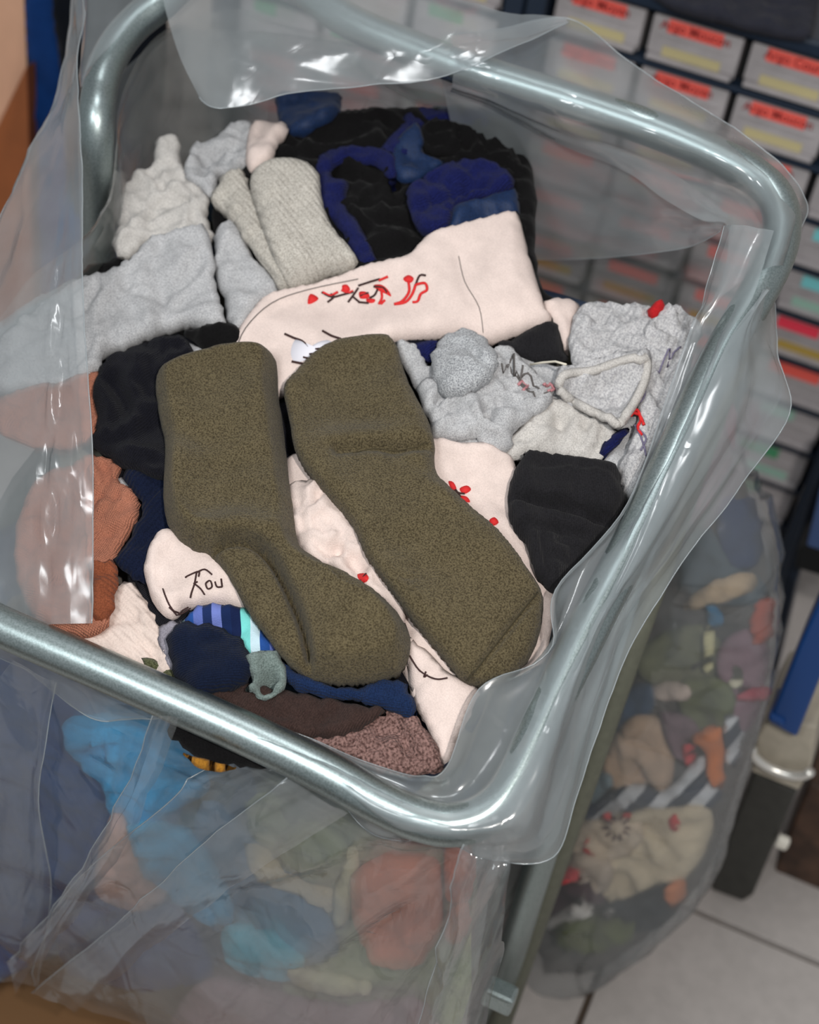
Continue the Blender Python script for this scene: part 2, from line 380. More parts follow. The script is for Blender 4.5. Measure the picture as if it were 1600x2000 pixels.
    def patch(s, name, polys, mat, label=None, t=.0009):
        """raised embroidered areas"""
        for pl in polys:
            V = []; F = []
            pts = np.array(crom(pl, True, 3)); u, v, h = s.surf(pts, t); n = len(u); cu, cv, ch = s.surf([np.mean(pts, 0)], t*1.6)
            V += [(a-s.c[0], b-s.c[1], c_) for a, b, c_ in zip(u, v, h)]; V += [(a-s.c[0], b-s.c[1], c_-.004) for a, b, c_ in zip(u, v, h)]; V.append((cu[0]-s.c[0], cv[0]-s.c[1], ch[0]))
            for i in range(n):
                j = (i+1) % n; F.append((i, 2*n, j)); F.append((i, j, n+j, n+i))
            o = link(name, mesh(name, V, F), mat, s.obj, s.obj.matrix_world.copy())
            if label: o['label'] = label[:-1] if label.endswith('s') else label
SH = {}
def sheet(name, rows, mat, parent, n=6, amp=.0015, lam=.05, seed=3, closed=False, fold=None, nf=9, fa=.004, fwid=.05, fdir=None):
    """polythene sheet through a net of points"""
    rows = [crom(r, closed, n) for r in rows]; cols = list(zip(*rows)); cols = [crom(c, False, n) for c in cols]
    G = np.array(cols)                                             # [col][row][3]
    a, b = G.shape[:2]; du = np.gradient(G, axis=0); dv = np.gradient(G, axis=1); nn = np.cross(du, dv); nn /= np.linalg.norm(nn, axis=2)[..., None]+1e-9
    wv = Waves(seed, lam*1.3, amp*.6, False); w2 = Waves(seed+9, lam*.5, amp*.12, True)
    q = wv(G[..., 0]+G[..., 2]*.4, G[..., 1]-G[..., 2]*.7)+w2(G[..., 0]+.3*G[..., 1], G[..., 2]+.2*G[..., 1])
    if fold is not None: q = q + fold(np.linspace(0, 1, a)[:, None], np.linspace(0, 1, b)[None, :])
    rs = np.random.RandomState(seed+100); A, Bq = np.meshgrid(np.linspace(0, 1, a), np.linspace(0, 1, b), indexing='ij')
    for _ in range(nf):                                            # crisp creases running across the sheet
        th = rs.uniform(0, math.pi) if fdir is None else R_(fdir)+rs.normal(0, .3); cx, cy = rs.uniform(0, 1, 2); ln = rs.uniform(.2, .7)
        d = (A-cx)*math.sin(th)-(Bq-cy)*math.cos(th); al = (A-cx)*math.cos(th)+(Bq-cy)*math.sin(th)
        q = q + fa*rs.choice((-1, 1))*rs.uniform(.4, 1)*np.exp(-np.abs(d)/fwid)*np.exp(-(al/ln)**2)
    G = G+nn*q[..., None]
    SH['G'] = G
    V = G.reshape(-1, 3); F = []
    for i in range(a if closed else a-1):
        for j in range(b-1):
            i2 = (i+1) % a; F.append((i*b+j, i2*b+j, i2*b+j+1, i*b+j+1))
    return link(name, mesh(name, V, F), mat, parent)
# ================================================================ setting
tile_m = plain('floor_tile_glaze', (176, 170, 166), .45, bump=.15, scale=60, var=.06)
grout_m = plain('tile_grout', (84, 72, 62), .9)
fl = box('floor', (-.2, 1.3, -.03), (5, 4.6, .04), grout_m, bev=0); tag(fl, 'floor of pale grey square tiles with brown joints', kind='structure')
tme = None
for i in range(-5, 4):
    for j in range(-2, 4):
        cx, cy = .0+.4*i+.2, 1.248+.4*j-.2
        if tme is None:
            bm = bmesh.new(); box_bm(bm, (0, 0, 0), (.392, .392, .012), .0015); tme = bpy.data.meshes.new('tile'); bm.to_mesh(tme); bm.free(); tme.materials.append(tile_m)
        o = bpy.data.objects.new('tile', tme); C.objects.link(o); o.location = (cx, cy, -.006); o.parent = fl; o.rotation_euler = (0, 0, 0)
wall_m = plain('wall_paint', (196, 186, 178), .85, bump=.2, scale=80)
tag(box('wall_back', (-.2, 2.62, 1.3), (5, .06, 2.7), wall_m, bev=0), 'pale plastered back wall behind the cabinets', kind='structure')

# ---------------------------------------------------------------- drawer cabinets
navy = plain('navy_enamel', (30, 42, 58), .38, bump=.15, scale=90)
dgrey = plain('smoky_plastic', (166, 161, 162), .3, bump=.05, scale=30, var=.12)
dlight = plain('clear_plastic_edge', (176, 175, 176), .28)
dark = plain('dark_gap', (14, 15, 18), .8)
lab = {'red': plain('red_label_paper', (236, 96, 84), .75), 'beige': plain('beige_label_paper', (188, 176, 132), .8),
       'green': plain('green_label_paper', (74, 150, 106), .75), 'mint': plain('mint_label_paper', (150, 186, 170), .75), 'cyan': plain('turquoise_label_paper', (120, 200, 204), .75),
       'blue': plain('blue_label_paper', (70, 130, 196), .75), 'pink': plain('pink_label_paper', (238, 60, 84), .75), 'ochre': plain('ochre_label_paper', (176, 148, 70), .8)}
ink = plain('label_ink', (150, 34, 34), .8)
def text_mesh(s, size):
    cu = bpy.data.curves.new('t', 'FONT'); cu.body = s; cu.size = size; cu.align_x = 'CENTER'; cu.align_y = 'CENTER'; cu.extrude = .0002; cu.offset = size*.012
    o = bpy.data.objects.new('t', cu); C.objects.link(o); bpy.context.view_layer.update()
    me = bpy.data.meshes.new_from_object(o.evaluated_get(bpy.context.evaluated_depsgraph_get())); bpy.data.objects.remove(o); return me
TX = {s: text_mesh(s, .0165) for s in ('Argo Moyen', 'Argo Court', 'Argo Moucon')}
CW, RH = .13, .0725
YC = 1.9
bm = bmesh.new()                                                  # drawer: tray behind, bevelled front, finger lip
box_bm(bm, (0, .06, 0), (CW-.012, .12, RH-.014), .002); box_bm(bm, (0, -.002, .004), (CW-.010, .008, RH-.022), .003)
box_bm(bm, (0, -.010, -.0235), (CW-.016, .014, .006), .002); box_bm(bm, (0, -.006, .0055), (CW-.03, .004, .0035), .001)
drawer_me = bpy.data.meshes.new('drawer'); bm.to_mesh(drawer_me); bm.free(); drawer_me.materials.append(dgrey)
def label_obj(kind, wd, ht, x, z, parent, txt=None):
    bm = bmesh.new(); box_bm(bm, (0, 0, 0), (wd, .0012, ht), 0)
    me = bpy.data.meshes.new('label'); 
    if txt:
        b2 = bmesh.new(); b2.from_mesh(TX[txt]); b2.transform(Matrix.Translation((0, -.0008, 0)) @ Matrix.Rotation(math.pi/2, 4, 'X'))
        tmp = bpy.data.meshes.new('x'); b2.to_mesh(tmp); b2.free(); k = len(bm.faces); bm.from_mesh(tmp)
        bm.faces.ensure_lookup_table()
        for f in bm.faces[k:]: f.material_index = 1
    bm.to_mesh(me); bm.free(); me.materials.append(lab[kind]); me.materials.append(ink)
    o = bpy.data.objects.new('label', me); C.objects.link(o); o.parent = parent; o.location = (x, -.0068, z); return o
def cabinet(x0, x1, ncol, labelt, rowlab):
    root = empty('drawer_cabinet', ((x0+x1)/2, YC, 0), labelt, 'cabinet')
    def part(nm, c, s, m=navy, bev=.002):
        return box(nm, (c[0]-root.location.x, c[1]-YC, c[2]), s, m, root, bev, mw=Matrix.Translation(root.location))
    zt = .852; rows = 11; zb = zt-rows*RH
    for x in (x0-.016, x1+.016): part('side_post', (x, YC+.10, (zt+.0)/2+.01), (.026, .26, zt+.0))
    part('cabinet_top', ((x0+x1)/2, YC+.12, zt+.012), (x1-x0+.07, .30, .022), navy, .005)
    part('back_panel', ((x0+x1)/2, YC+.22, zt/2+.02), (x1-x0+.04, .01, zt-.04), dark, 0)
    for r in range(rows+1):
        z = zt-r*RH
        if r: part('shelf', ((x0+x1)/2, YC+.10, z-.001), (x1-x0, .235, .008), navy, .0015)
    for c_ in range(1, ncol): part('divider', (x0+c_*(x1-x0)/ncol, YC+.11, (zt+zb)/2), (.0035, .21, zt-zb), dark, 0)
    for r in range(rows):
        for c_ in range(ncol):
            x = x0+(c_+.5)*(x1-x0)/ncol; z = zt-(r+.5)*RH-.002
            d = bpy.data.objects.new('drawer', drawer_me); C.objects.link(d); d.parent = root
            d.location = (x-root.location.x, -.004+rnd.uniform(-.003, .002), z)
            L1, L2, tx = rowlab(r, c_)
            if L1: label_obj(L1, .073 if L1 in ('red',) else rnd.choice((.05, .034, .06)), .0175, -.002 if L1 == 'red' else -.012+rnd.uniform(-.01, .01), .0195, d, tx)
            if L2: label_obj(L2, .078, .0125, .0, -.0145, d)
    return root
tx = ['Argo Moyen', 'Argo Court', 'Argo Moucon']
def rl_right(r, c_):
    if r < 3: return 'red', 'beige', tx[(r+c_*2) % 3]
    if r in (5, 6): return ('pink' if r == 5 and c_ == 3 else 'red'), ('ochre' if r == 5 else None), None
    if c_ < 3 and r < 7: return 'red', None, None
    return {3: 'cyan', 4: 'cyan', 7: 'mint', 8: 'green', 9: 'green', 10: 'blue'}[r], ('mint' if r in (4, 8) else None), None
def rl_left(r, c_):
    if r in (1, 2): return 'green', None, None
    return 'red', ('beige' if r == 0 else None), None
cabinet(-.50, .022, 4, 'navy drawer cabinet at upper right, small grey drawers with red and beige labels', rl_right)
cabinet(-.96, -.562, 3, 'navy drawer cabinet behind the back rail, left of the other cabinet, thin green labels', rl_left)

# left edge of the picture: wooden board, black edge, blue cloth
wood = plain('lit_peach_board', (214, 166, 136), .6, var=.05, scale=20); rust = plain('shaded_peach_board', (150, 84, 42), .55, var=.1, scale=18)  # the orange brown is the peach board's tone in shadow
blk = plain('black_rubber', (16, 18, 20), .6)
a = YP(-130, -60, 1.6); 
pl = empty('plywood_board', (-1.06, 1.6, 0), 'peach wooden board standing upright at the left edge of the picture', 'board')
P1 = YP(-160, -80, 1.6); P2 = YP(46, -80, 1.6); P3 = YP(70, 560, 1.6)
def slab(nm, pts, th, mat, parent=None, dirn=(0, 1, 0)):
    n = len(pts); V = [tuple(p) for p in pts]+[tuple(np.array(p)+np.array(dirn)*th) for p in pts]
    F = [tuple(range(n)), tuple(range(2*n-1, n-1, -1))]+[(i, i+n, (i+1) % n+n, (i+1) % n) for i in range(n)]
    return link(nm, mesh(nm, V, F), mat, parent, smooth=False)
slab('board', [YP(-220, -120, 1.62), YP(42, -120, 1.62), YP(76, 640, 1.62), YP(-220, 640, 1.62)], .03, wood, pl)
slab('edge_strip', [YP(42, -120, 1.615), YP(60, -120, 1.615), YP(88, 640, 1.615), YP(74, 640, 1.615)], .04, blk, pl)
ob = slab('shaded_board_area', [YP(52, 130, 1.59), YP(70, 700, 1.56), YP(-230, 700, 1.56), YP(-230, 520, 1.575), YP(-20, 280, 1.585)], .02, rust)  # added slab, its slanted edge and colour imitate a diagonal shadow on the board
tag(ob, 'orange brown slab added as the shaded lower part of the peach board at the left edge', 'board')
# blue garment hanging at left behind the bag
BL_ = Frame((-.93, 1.72, .9), (0, -1, .1))
zinc = None
m, t, b = nt('zinc_plated_steel'); zinc = m
b.inputs['Base Color'].default_value = lin((176, 186, 184)); b.inputs['Metallic'].default_value = 1; b.inputs['Roughness'].default_value = .36
tc = N(t, 'ShaderNodeTexCoord'); n = N(t, 'ShaderNodeTexNoise'); n.inputs['Scale'].default_value = 620; n.inputs['Detail'].default_value = 5; t.links.new(tc.outputs['Object'], n.inputs['Vector'])
r = N(t, 'ShaderNodeMapRange'); r.inputs['To Min'].default_value = .32; r.inputs['To Max'].default_value = .42; t.links.new(n.outputs['Fac'], r.inputs['Value']); t.links.new(r.outputs[0], b.inputs['Roughness'])
r2 = N(t, 'ShaderNodeValToRGB'); r2.color_ramp.elements[0].position = .35; r2.color_ramp.elements[1].position = .6; r2.color_ramp.elements[0].color = lin((150, 163, 162)); r2.color_ramp.elements[1].color = lin((172, 184, 184))
t.links.new(n.outputs['Fac'], r2.inputs[0]); t.links.new(r2.outputs[0], b.inputs['Base Color'])
olive_paint = plain('worn_grey_green_steel', (112, 114, 100), .5, metal=.3, bump=.2, scale=120, var=.1)
# ---------------------------------------------------------------- bag stand
st = empty('bag_stand', (-.32, .98, 0), 'zinc tube stand whose rails hold the clear plastic bag open', 'stand')
TR = .0164
left = [RP(560, -42), RP(460, -70), RP(380, -52), RP(315, 5), RP(262, 48), RP(222, 100), RP(196, 170)]
V0 = RP(188, 235); V0 = V0+np.array([0, 0, -.012])
down = [V0, V0+np.array([0, 0, -.10]), V0+np.array([0, 0, -.3]), np.array([V0[0], V0[1], .02])]
back = [RP(1275, 252), RP(1100, 193), RP(925, 139), RP(800, 92), RP(680, 40)]
right = [RP(1262, 1010), RP(1340, 842), RP(1408, 700), RP(1470, 590), RP(1512, 510), RP(1528, 445), RP(1518, 392), RP(1478, 348), RP(1400, 304)]
front = [RP(-150, 1150), RP(0, 1222), RP(250, 1330), RP(500, 1442), RP(640, 1510), RP(740, 1566), RP(820, 1600), RP(890, 1610), RP(955, 1585), RP(1005, 1528), RP(1070, 1392), RP(1160, 1205)]
FL = RP(-235, 1112); fl_dn = [np.array([FL[0]-.045, FL[1]+.01, .02]), np.array([FL[0]-.045, FL[1]+.01, FL[2]-.12]), np.array([FL[0]-.035, FL[1]+.005, FL[2]-.035])]
path = crom(fl_dn+front+right+back+left+down, False, 8)
tube('top_rail', path, TR, zinc, st, 28)
for q, z1, nm in ((RP(1262, 1010), .02, 'front'),):
    foot = FP(905, 2180); 
    tube('leg', [q-np.array([0, 0, .02]), np.array([q[0], q[1]-.001, .35]), np.array([q[0], q[1], .02])], .0150, zinc, st, 20)
q = RP(1516, 450)
f2 = YP(1010, 1900, .94); f2 = f2
p0 = q-np.array([0, 0, .02]); foot = p0+(f2-p0)*((p0[2]-.02)/(p0[2]-f2[2]))
tube('leg', [p0, p0*.5+foot*.5, foot], .0135, olive_paint, st, 20)
k = YP(985, 1925, .80); 
box('leg_clamp', k+np.array([0, -.012, 0]), (.03, .02, .026), zinc, st, .004)
# ---------------------------------------------------------------- clear bag on the stand
bag_m = film('milky_polythene', haze=.17, blur=.16, clear=.62)
bag_b = film('milky_polythene_blurring', haze=.22, blur=.36, clear=.32)
bag_v = film('thin_polythene', haze=.10, blur=.12, clear=.76)
bag_o = film('milky_polythene_body', haze=.13, blur=.22, clear=.6, tint=(196, 202, 196))
bag_t = film('milky_polythene_folded', haze=.27, blur=.18, clear=.5, rough=.18)
hem_m = film('film_hem', haze=.42, blur=.12, clear=.46, rough=.2)
def hem(axis, k, r=.0006):
    G = SH['G']; P_ = G[:, k] if axis == 0 else G[k]
    tube('hem', P_, r, hem_m, bag, 6)
bag = empty('plastic_bag', (-.32, .98, .05), 'clear milky plastic bag full of socks folded over the tube stand', 'bag')
loop0 = [(250, 1350), (500, 1458), (700, 1548), (850, 1590), (960, 1560), (1040, 1430), (1150, 1190), (1250, 990), (1340, 815), (1430, 630), (1490, 500), (1480, 400), (1390, 330), (1200, 255), (1000, 190), (800, 120), (620, 60), (450, 30), (320, 60), (250, 160), (228, 300), (190, 440), (60, 560), (-90, 760), (-190, 950), (-200, 1100), (-60, 1210), (100, 1282)]
L0 = [RP(x, y, -.006) for x, y in loop0]
L0c = np.mean(L0, 0)
def bagloop(shr, dz, zt=None, t=0.0, bulge=0.0):
    o = []
    for i, p in enumerate(L0):
        q = L0c+(p-L0c)*shr; z = p[2]-dz
        if zt is not None: z = z*(1-t)+zt*t
        if bulge: q = q+np.array([0, bulge*float(sm((p[1]-L0c[1]-.05)/.12)), 0])
        o.append(np.array([q[0], q[1], z]))
    return o
loops = [bagloop(1.0, 0), bagloop(1.0, .03, bulge=.02), bagloop(.995, .09, bulge=.05), bagloop(.985, .18, .50, .35, bulge=.06), bagloop(.98, .26, .40, .8), bagloop(.98, .3, .30, 1), bagloop(.93, .3, .22, 1), bagloop(.80, .3, .17, 1), bagloop(.45, .3, .155, 1)]
def pleats(a, b):
    return (.0035*np.sin(a*74+3*np.sin(a*9))*np.sin(a*31+1.0)+.003*np.sin(a*47+b*5))*(sm(b*3)*.8+.2)
# columns run round the bag
sheet('bag_body', loops, bag_o, bag, n=7, amp=.0035, lam=.12, seed=21, closed=True, fold=pleats, nf=50, fa=.006, fwid=.012)

# front and right: collar folded outwards over the rail
S = [((1500, 560), (1512, 575), (1514, 590)), ((1432, 650), (1503, 660), (1521, 690)), ((1368, 790), (1512, 745), (1545, 808)),
     ((1300, 930), (1420, 900), (1440, 962)), ((1230, 1080), (1300, 1080), (1360, 1062)), ((1165, 1210), (1215, 1190), (1250, 1230)),
     ((1100, 1335), (1160, 1330), (1192, 1365)), ((1058, 1430), (1120, 1440), (1160, 1462)), ((1010, 1528), (1080, 1560), (1128, 1560)),
     ((965, 1585), (1040, 1640), (1080, 1672)), ((890, 1612), (930, 1645), (960, 1670)), ((820, 1600), (825, 1628), (850, 1646)), ((745, 1570), (742, 1602), (735, 1630)), ((665, 1528), (668, 1542), (662, 1560))]
rows = [[RP(x, y, TR+.009) for (x, y), _, _ in S], [RP((x+u)/2, (y+v)/2, TR*.9+.008) for (x, y), (u, v), _ in S], [RP(u, v, -.004) for _, (u, v), _ in S], [RP(u, v, -.03) for _, _, (u, v) in S]]
sheet('folded_collar', rows, bag_t, bag, n=8, amp=.0022, lam=.07, seed=5); hem(0, -1)
rows = [[RP(x, y, TR+.009) for (x, y), _, _ in S[:]], [RP((x+u)/2+6, (y+v)/2, TR*.2) for (x, y), (u, v), _ in S], [RP((u*2+v2[0])/3, (v*2+v2[1])/3, -.03) for _, (u, v), v2 in S]]
sheet('folded_collar', rows, bag_m, bag, n=8, amp=.003, lam=.045, seed=15)
# right inner wall lying on the socks
def PP(px, py, off):
    u, v = PILE.uv(np.array([float(px)]), np.array([float(py)]), off); return PILE.P(u, v, off)[0]
S = [((1512, 450), (1450, 440), (1410, 440), .13), ((1470, 580), (1420, 540), (1370, 560), .10), ((1420, 660), (1370, 660), (1352, 640), .06), ((1345, 820), (1310, 820), (1296, 800), .045), ((1265, 990), (1245, 980), (1222, 985), .045),
     ((1190, 1140), (1150, 1100), (1085, 1152), .05), ((1110, 1300), (1090, 1230), (1066, 1270), .05), ((1050, 1420), (1010, 1400), (935, 1346), .035), ((975, 1560), (920, 1530), (872, 1496), .035), ((900, 1600), (860, 1560), (830, 1512), .03), ((800, 1585), (790, 1545), (785, 1508), .02), ((700, 1535), (680, 1500), (690, 1478), .015), ((610, 1490), (590, 1455), (600, 1440), .012), ((530, 1450), (522, 1430), (525, 1414), .01), ((495, 1436), (497, 1434), (500, 1432), .01)]
rows = [[RP(a[0], a[1], TR+.008) for a, _, _, _ in S], [(RP(b_[0], b_[1], -.012)+PP(b_[0], b_[1], o+.02))/2 for _, b_, _, o in S], [PP(c_[0], c_[1], o+.012) for _, _, c_, o in S]]
sheet('inner_wall', rows, bag_t, bag, n=8, amp=.002, lam=.06, seed=8); hem(0, -1, .0004)
# back: flap folded in over the rail, pointed at the top
rows = [[RP(300, -120, .03), RP(420, -130, .03), RP(560, -110, .03), RP(720, -70, .03), RP(860, -10, .03), RP(960, 20, .03), RP(1106, 34, .012)],
        [RP(322, 10, .034), RP(420, 30, .038), RP(560, 50, .038), RP(720, 70, .036), RP(850, 78, .036), RP(960, 62, .03), RP(1108, 37, .014)],
        [RP(352, 112, .03), RP(430, 130, .034), RP(560, 125, .036), RP(710, 120, .034), RP(850, 112, .034), RP(970, 82, .03), RP(1110, 40, .014)],
        [RP(392, 190, .025), RP(432, 214, .028), RP(560, 184, .03), RP(705, 166, .032), RP(856, 152, .032), RP(985, 98, .03), RP(1112, 42, .014)]]
sheet('back_flap', rows, bag_t, bag, n=8, amp=.003, lam=.08, seed=31); hem(0, -1)
rows = [[RP(880, 72, .01), RP(1000, 50, .005), RP(1112, 38, .0), RP(1205, 102, -.002), RP(1310, 178, -.004), RP(1417, 250, -.006), RP(1520, 311, -.006), RP(1577, 392, -.008), RP(1566, 450, -.002), RP(1540, 520, .0)],
        [RP(890, 118, TR), RP(990, 140, TR+.004), RP(1090, 170, TR+.009), RP(1190, 215, TR+.004), RP(1290, 255, TR+.004), RP(1390, 298, TR+.009), RP(1478, 345, TR+.004), RP(1530, 410, TR+.009), RP(1532, 460, TR+.009), RP(1512, 520, TR+.009)],
        [RP(885, 165, .002), RP(990, 208, .0), RP(1070, 240, -.004), RP(1150, 268, -.006), RP(1250, 300, -.008), RP(1340, 335, -.01), RP(1430, 380, .0), RP(1475, 430, .004), RP(1478, 480, .004), RP(1462, 540, .0)],
        [RP(880, 178, -.02), RP(990, 222, -.02), RP(1060, 262, -.03), RP(1140, 300, -.03), RP(1230, 340, -.03), RP(1300, 390, -.03), RP(1370, 430, -.02), RP(1420, 440, -.012), RP(1420, 520, -.012), RP(1390, 600, -.012)]]
sheet('back_collar', rows, bag_b, bag, n=8, amp=.0022, lam=.06, seed=33); hem(0, 0)
# sagging inner fold along the right of the back wall
rows = [[YP(860, 150, 1.262), YP(1000, 215, 1.262), YP(1150, 270, 1.258), YP(1300, 330, 1.245), YP(1424, 420, 1.22)], [YP(900, 330, 1.285), YP(1010, 360, 1.28), YP(1140, 400, 1.27), YP(1300, 425, 1.24), YP(1412, 440, 1.215)], [YP(930, 500, 1.285), YP(1030, 508, 1.28), YP(1150, 505, 1.26), YP(1330, 486, 1.22), YP(1408, 452, 1.21)]]
sheet('inner_fold', rows, bag_b, bag, n=9, amp=.003, lam=.07, seed=37); hem(0, -1, .0004)
rows = [[YP(228, 150, 1.22), YP(330, 60, 1.25), YP(450, 60, 1.27), YP(620, 70, 1.27), YP(880, 150, 1.268)], [YP(226, 300, 1.22), YP(320, 220, 1.27), YP(450, 200, 1.29), YP(620, 180, 1.30), YP(890, 210, 1.295)], [YP(225, 520, 1.2), YP(300, 420, 1.28), YP(430, 340, 1.31), YP(600, 300, 1.33), YP(900, 330, 1.31)]]
sheet('inner_fold', rows, bag_b, bag, n=9, amp=.005, lam=.06, seed=39, nf=16, fa=.006, fwid=.03)
# left: tall side flap, fold standing at its right edge
rows = [[RP(320, -90, .012), RP(250, -100, .018), RP(190, -100, .03), RP(162, -100, .035)], [RP(310, -20, .018), RP(240, 20, .022), RP(180, 40, .03), RP(160, 50, .036)], [RP(160, 150, .026), RP(160, 160, .028), RP(158, 170, .032), RP(157, 180, .036)]]
sheet('side_flap_top', rows, bag_b, bag, n=6, amp=.002, lam=.06, seed=41)
rows = [[RP(149, -80, -.01), RP(153, -80, .01), RP(158, -80, .03), RP(163, -80, .036)], [RP(129, 150, -.01), RP(138, 150, .01), RP(148, 150, .028), RP(157, 150, .036)],
        [RP(58, 300, -.01), RP(90, 300, .012), RP(125, 300, .026), RP(158, 300, .034)], [RP(-2, 450, -.012), RP(50, 450, .01), RP(110, 450, .022), RP(160, 450, .03)],
        [RP(-90, 620, -.01), RP(0, 620, .012), RP(90, 620, .022), RP(163, 600, .03)], [RP(-150, 850, .0), RP(-40, 850, .014), RP(80, 850, .024), RP(178, 830, .03)],
        [RP(-200, 1050, .0), RP(-60, 1050, .012), RP(70, 1050, .022), RP(182, 1040, .028)], [RP(-220, 1180, -.008), RP(-60, 1190, .0), RP(70, 1218, .006), RP(181, 1218, .016)]]
sheet('side_flap', rows, bag_t, bag, n=12, amp=.0035, lam=.055, seed=43, fold=lambda a, b: .008*np.sin(b*38+9*np.sin(a*13)+4)*np.sin(a*60+5*np.sin(b*6))*np.exp(-((a-.76)/.1)**2)*np.exp(-((b-.72)/.22)**2)); hem(1, 0, .0005); hem(1, -1)
# below the front rail: short collar at left, long pleated veil over the front
rows = [[RP(-120, 1180, -.012), RP(0, 1236, -.014), RP(90, 1275, -.014), RP(180, 1316, -.014), RP(280, 1360, -.014), RP(335, 1385, -.014)],
        [RP(-110, 1220, -.045), RP(20, 1275, -.04), RP(100, 1310, -.04), RP(190, 1360, -.035), RP(280, 1385, -.025), RP(336, 1390, -.02)],
        [RP(-100, 1250, -.07), RP(32, 1298, -.065), RP(92, 1338, -.06), RP(176, 1402, -.05), RP(250, 1406, -.04), RP(322, 1402, -.025)]]
sheet('front_collar', rows, bag_t, bag, n=7, amp=.002, lam=.05, seed=47); hem(0, -1)
def FY(px, py, dy): return YP(px, py, FM[1]-dy)
rows = [[RP(470, 1470, -.02), RP(560, 1508, -.02), RP(680, 1562, -.02), RP(800, 1622, -.022), RP(900, 1645, -.022), RP(985, 1640, -.022)],
        [FY(385, 1512, .028), FY(500, 1580, .04), FY(640, 1660, .034), FY(780, 1710, .03), FY(900, 1720, .03), FY(995, 1710, .028)],
        [FY(335, 1562, .036), FY(450, 1700, .046), FY(600, 1780, .036), FY(760, 1820, .036), FY(890, 1830, .03), FY(985, 1820, .03)],
        [FY(130, 1745, .04), FY(350, 1850, .05), FY(560, 1920, .04), FY(740, 1950, .04), FY(870, 1950, .03), FY(965, 1930, .03)],
        [FY(60, 1935, .04), FY(300, 2020, .05), FY(520, 2080, .045), FY(700, 2100, .04), FY(850, 2100, .03), FY(940, 2080, .03)]]
sheet('front_veil', rows, bag_v, bag, n=9, amp=.004, lam=.08, seed=51, nf=26, fa=.011, fwid=.022, fdir=-62, fold=lambda a, b: .005*np.sin((a*1.4+b*.5)*26+2*np.sin(a*7))); hem(1, 0)
rows = [[FY(20, 1290, .02), FY(60, 1310, .03), FY(110, 1340, .02)], [FY(-60, 1430, .03), FY(40, 1500, .035), FY(75, 1560, .03)], [FY(-90, 1600, .03), FY(30, 1700, .035), FY(100, 1740, .02)], [FY(-100, 1900, .03), FY(10, 1920, .035), FY(70, 1932, .03)]]
sheet('corner_pleat', rows, bag_v, bag, n=8, amp=.004, lam=.08, seed=53); hem(1, -1)

for k_, (rw, sd_) in enumerate((
    ([[(300, 1398), (345, 1400)], [(215, 1600), (268, 1610)], [(120, 1750), (150, 1790)], [(14, 1880), (30, 1938)]], 61),
    ([[(560, 1520), (680, 1590)], [(380, 1660), (470, 1720)], [(240, 1790), (300, 1850)], [(60, 1940), (150, 1975)]], 63),
    ([[(905, 1650), (985, 1650)], [(880, 1760), (960, 1770)], [(850, 1880), (930, 1900)], [(810, 2030), (900, 2050)]], 67))):
    rows = [[FY(c_[0][0]+(c_[1][0]-c_[0][0])*f_, c_[0][1]+(c_[1][1]-c_[0][1])*f_, .05+.010*math.sin(f_*3.14)+.002*k_) for c_ in rw] for f_ in (0, .33, .66, 1)]
    sheet('pleat', rows, bag_v, bag, n=8, amp=.003, lam=.05, seed=sd_, nf=5, fa=.004); hem(0, 0, .0005)
# ================================================================ fabrics
olive = fabric('olive_terry', (100, 90, 67), 'terry', col2=(60, 52, 36))
cream = fabric('cream_knit', (226, 208, 200), 'plain', mott=.05)
cream2 = fabric('cream_ribbed', (222, 204, 194), 'rib', mott=.05, ang=110, scale=.8)
grey = fabric('grey_marl', (190, 190, 191), 'plain', col2=(152, 152, 154))
grey_rib = fabric('grey_beige_rib', (194, 189, 180), 'rib', ang=-62, col2=(158, 152, 143), scale=.8)
grey_rib2 = fabric('grey_rib', (196, 195, 195), 'rib', ang=5, col2=(158, 157, 160), scale=.7)
grey_t = fabric('grey_terry_loops', (192, 194, 196), 'terry', col2=(130, 132, 136))
grey_w = fabric('grey_warm', (202, 198, 193), 'plain', col2=(172, 168, 164))
black = fabric('black_knit', (17, 16, 17), 'plain', mott=.2)
black_t = fabric('black_twill', (36, 35, 38), 'twill', ang=-24, mott=.2)
navyb = fabric('near_black_navy', (22, 22, 30), 'knit', ang=15, mott=.2)
navy_r = fabric('navy_rib', (17, 25, 48), 'rib', ang=8, mott=.2)
navy_k = fabric('navy_fine_knit', (17, 27, 50), 'twill', ang=60, mott=.18)
royal = fabric('royal_blue_denim', (25, 31, 84), 'twill', ang=30, mott=.22)
blue_s = fabric('blue_shiny', (18, 44, 84), 'satin', mott=.25)
blue_k = fabric('blue_knit', (28, 48, 86), 'knit', ang=-10, mott=.2)
orange = fabric('faded_orange_knit', (186, 122, 98), 'knit', ang=0, mott=.12)
rusty = fabric('rust_rib', (146, 82, 56), 'rib', ang=90, mott=.15)
brown = fabric('dark_brown_knit', (66, 50, 46), 'twill', ang=10, mott=.2)
mauve = fabric('mauve_brown_knit', (142, 112, 106), 'knit', ang=40, col2=(78, 56, 52), scale=.55)
tealg = fabric('teal_grey_terry', (128, 142, 138), 'terry', col2=(100, 114, 110))
ochre = fabric('ochre_knit', (168, 116, 40), 'rib', mott=.15)
stripe = fabric('blue_striped', (60, 80, 150), 'plain', ang=-28, stripe=(17, [(22, 34, 70), (120, 210, 205), (200, 225, 235), (40, 80, 150), (96, 112, 180), (30, 46, 90), (110, 124, 190), (24, 40, 80)]))
thr_red = plain('red_thread', (206, 34, 34), .8); thr_blk = plain('dark_thread', (52, 28, 26), .85); thr_wht = plain('white_thread', (226, 224, 232), .8)
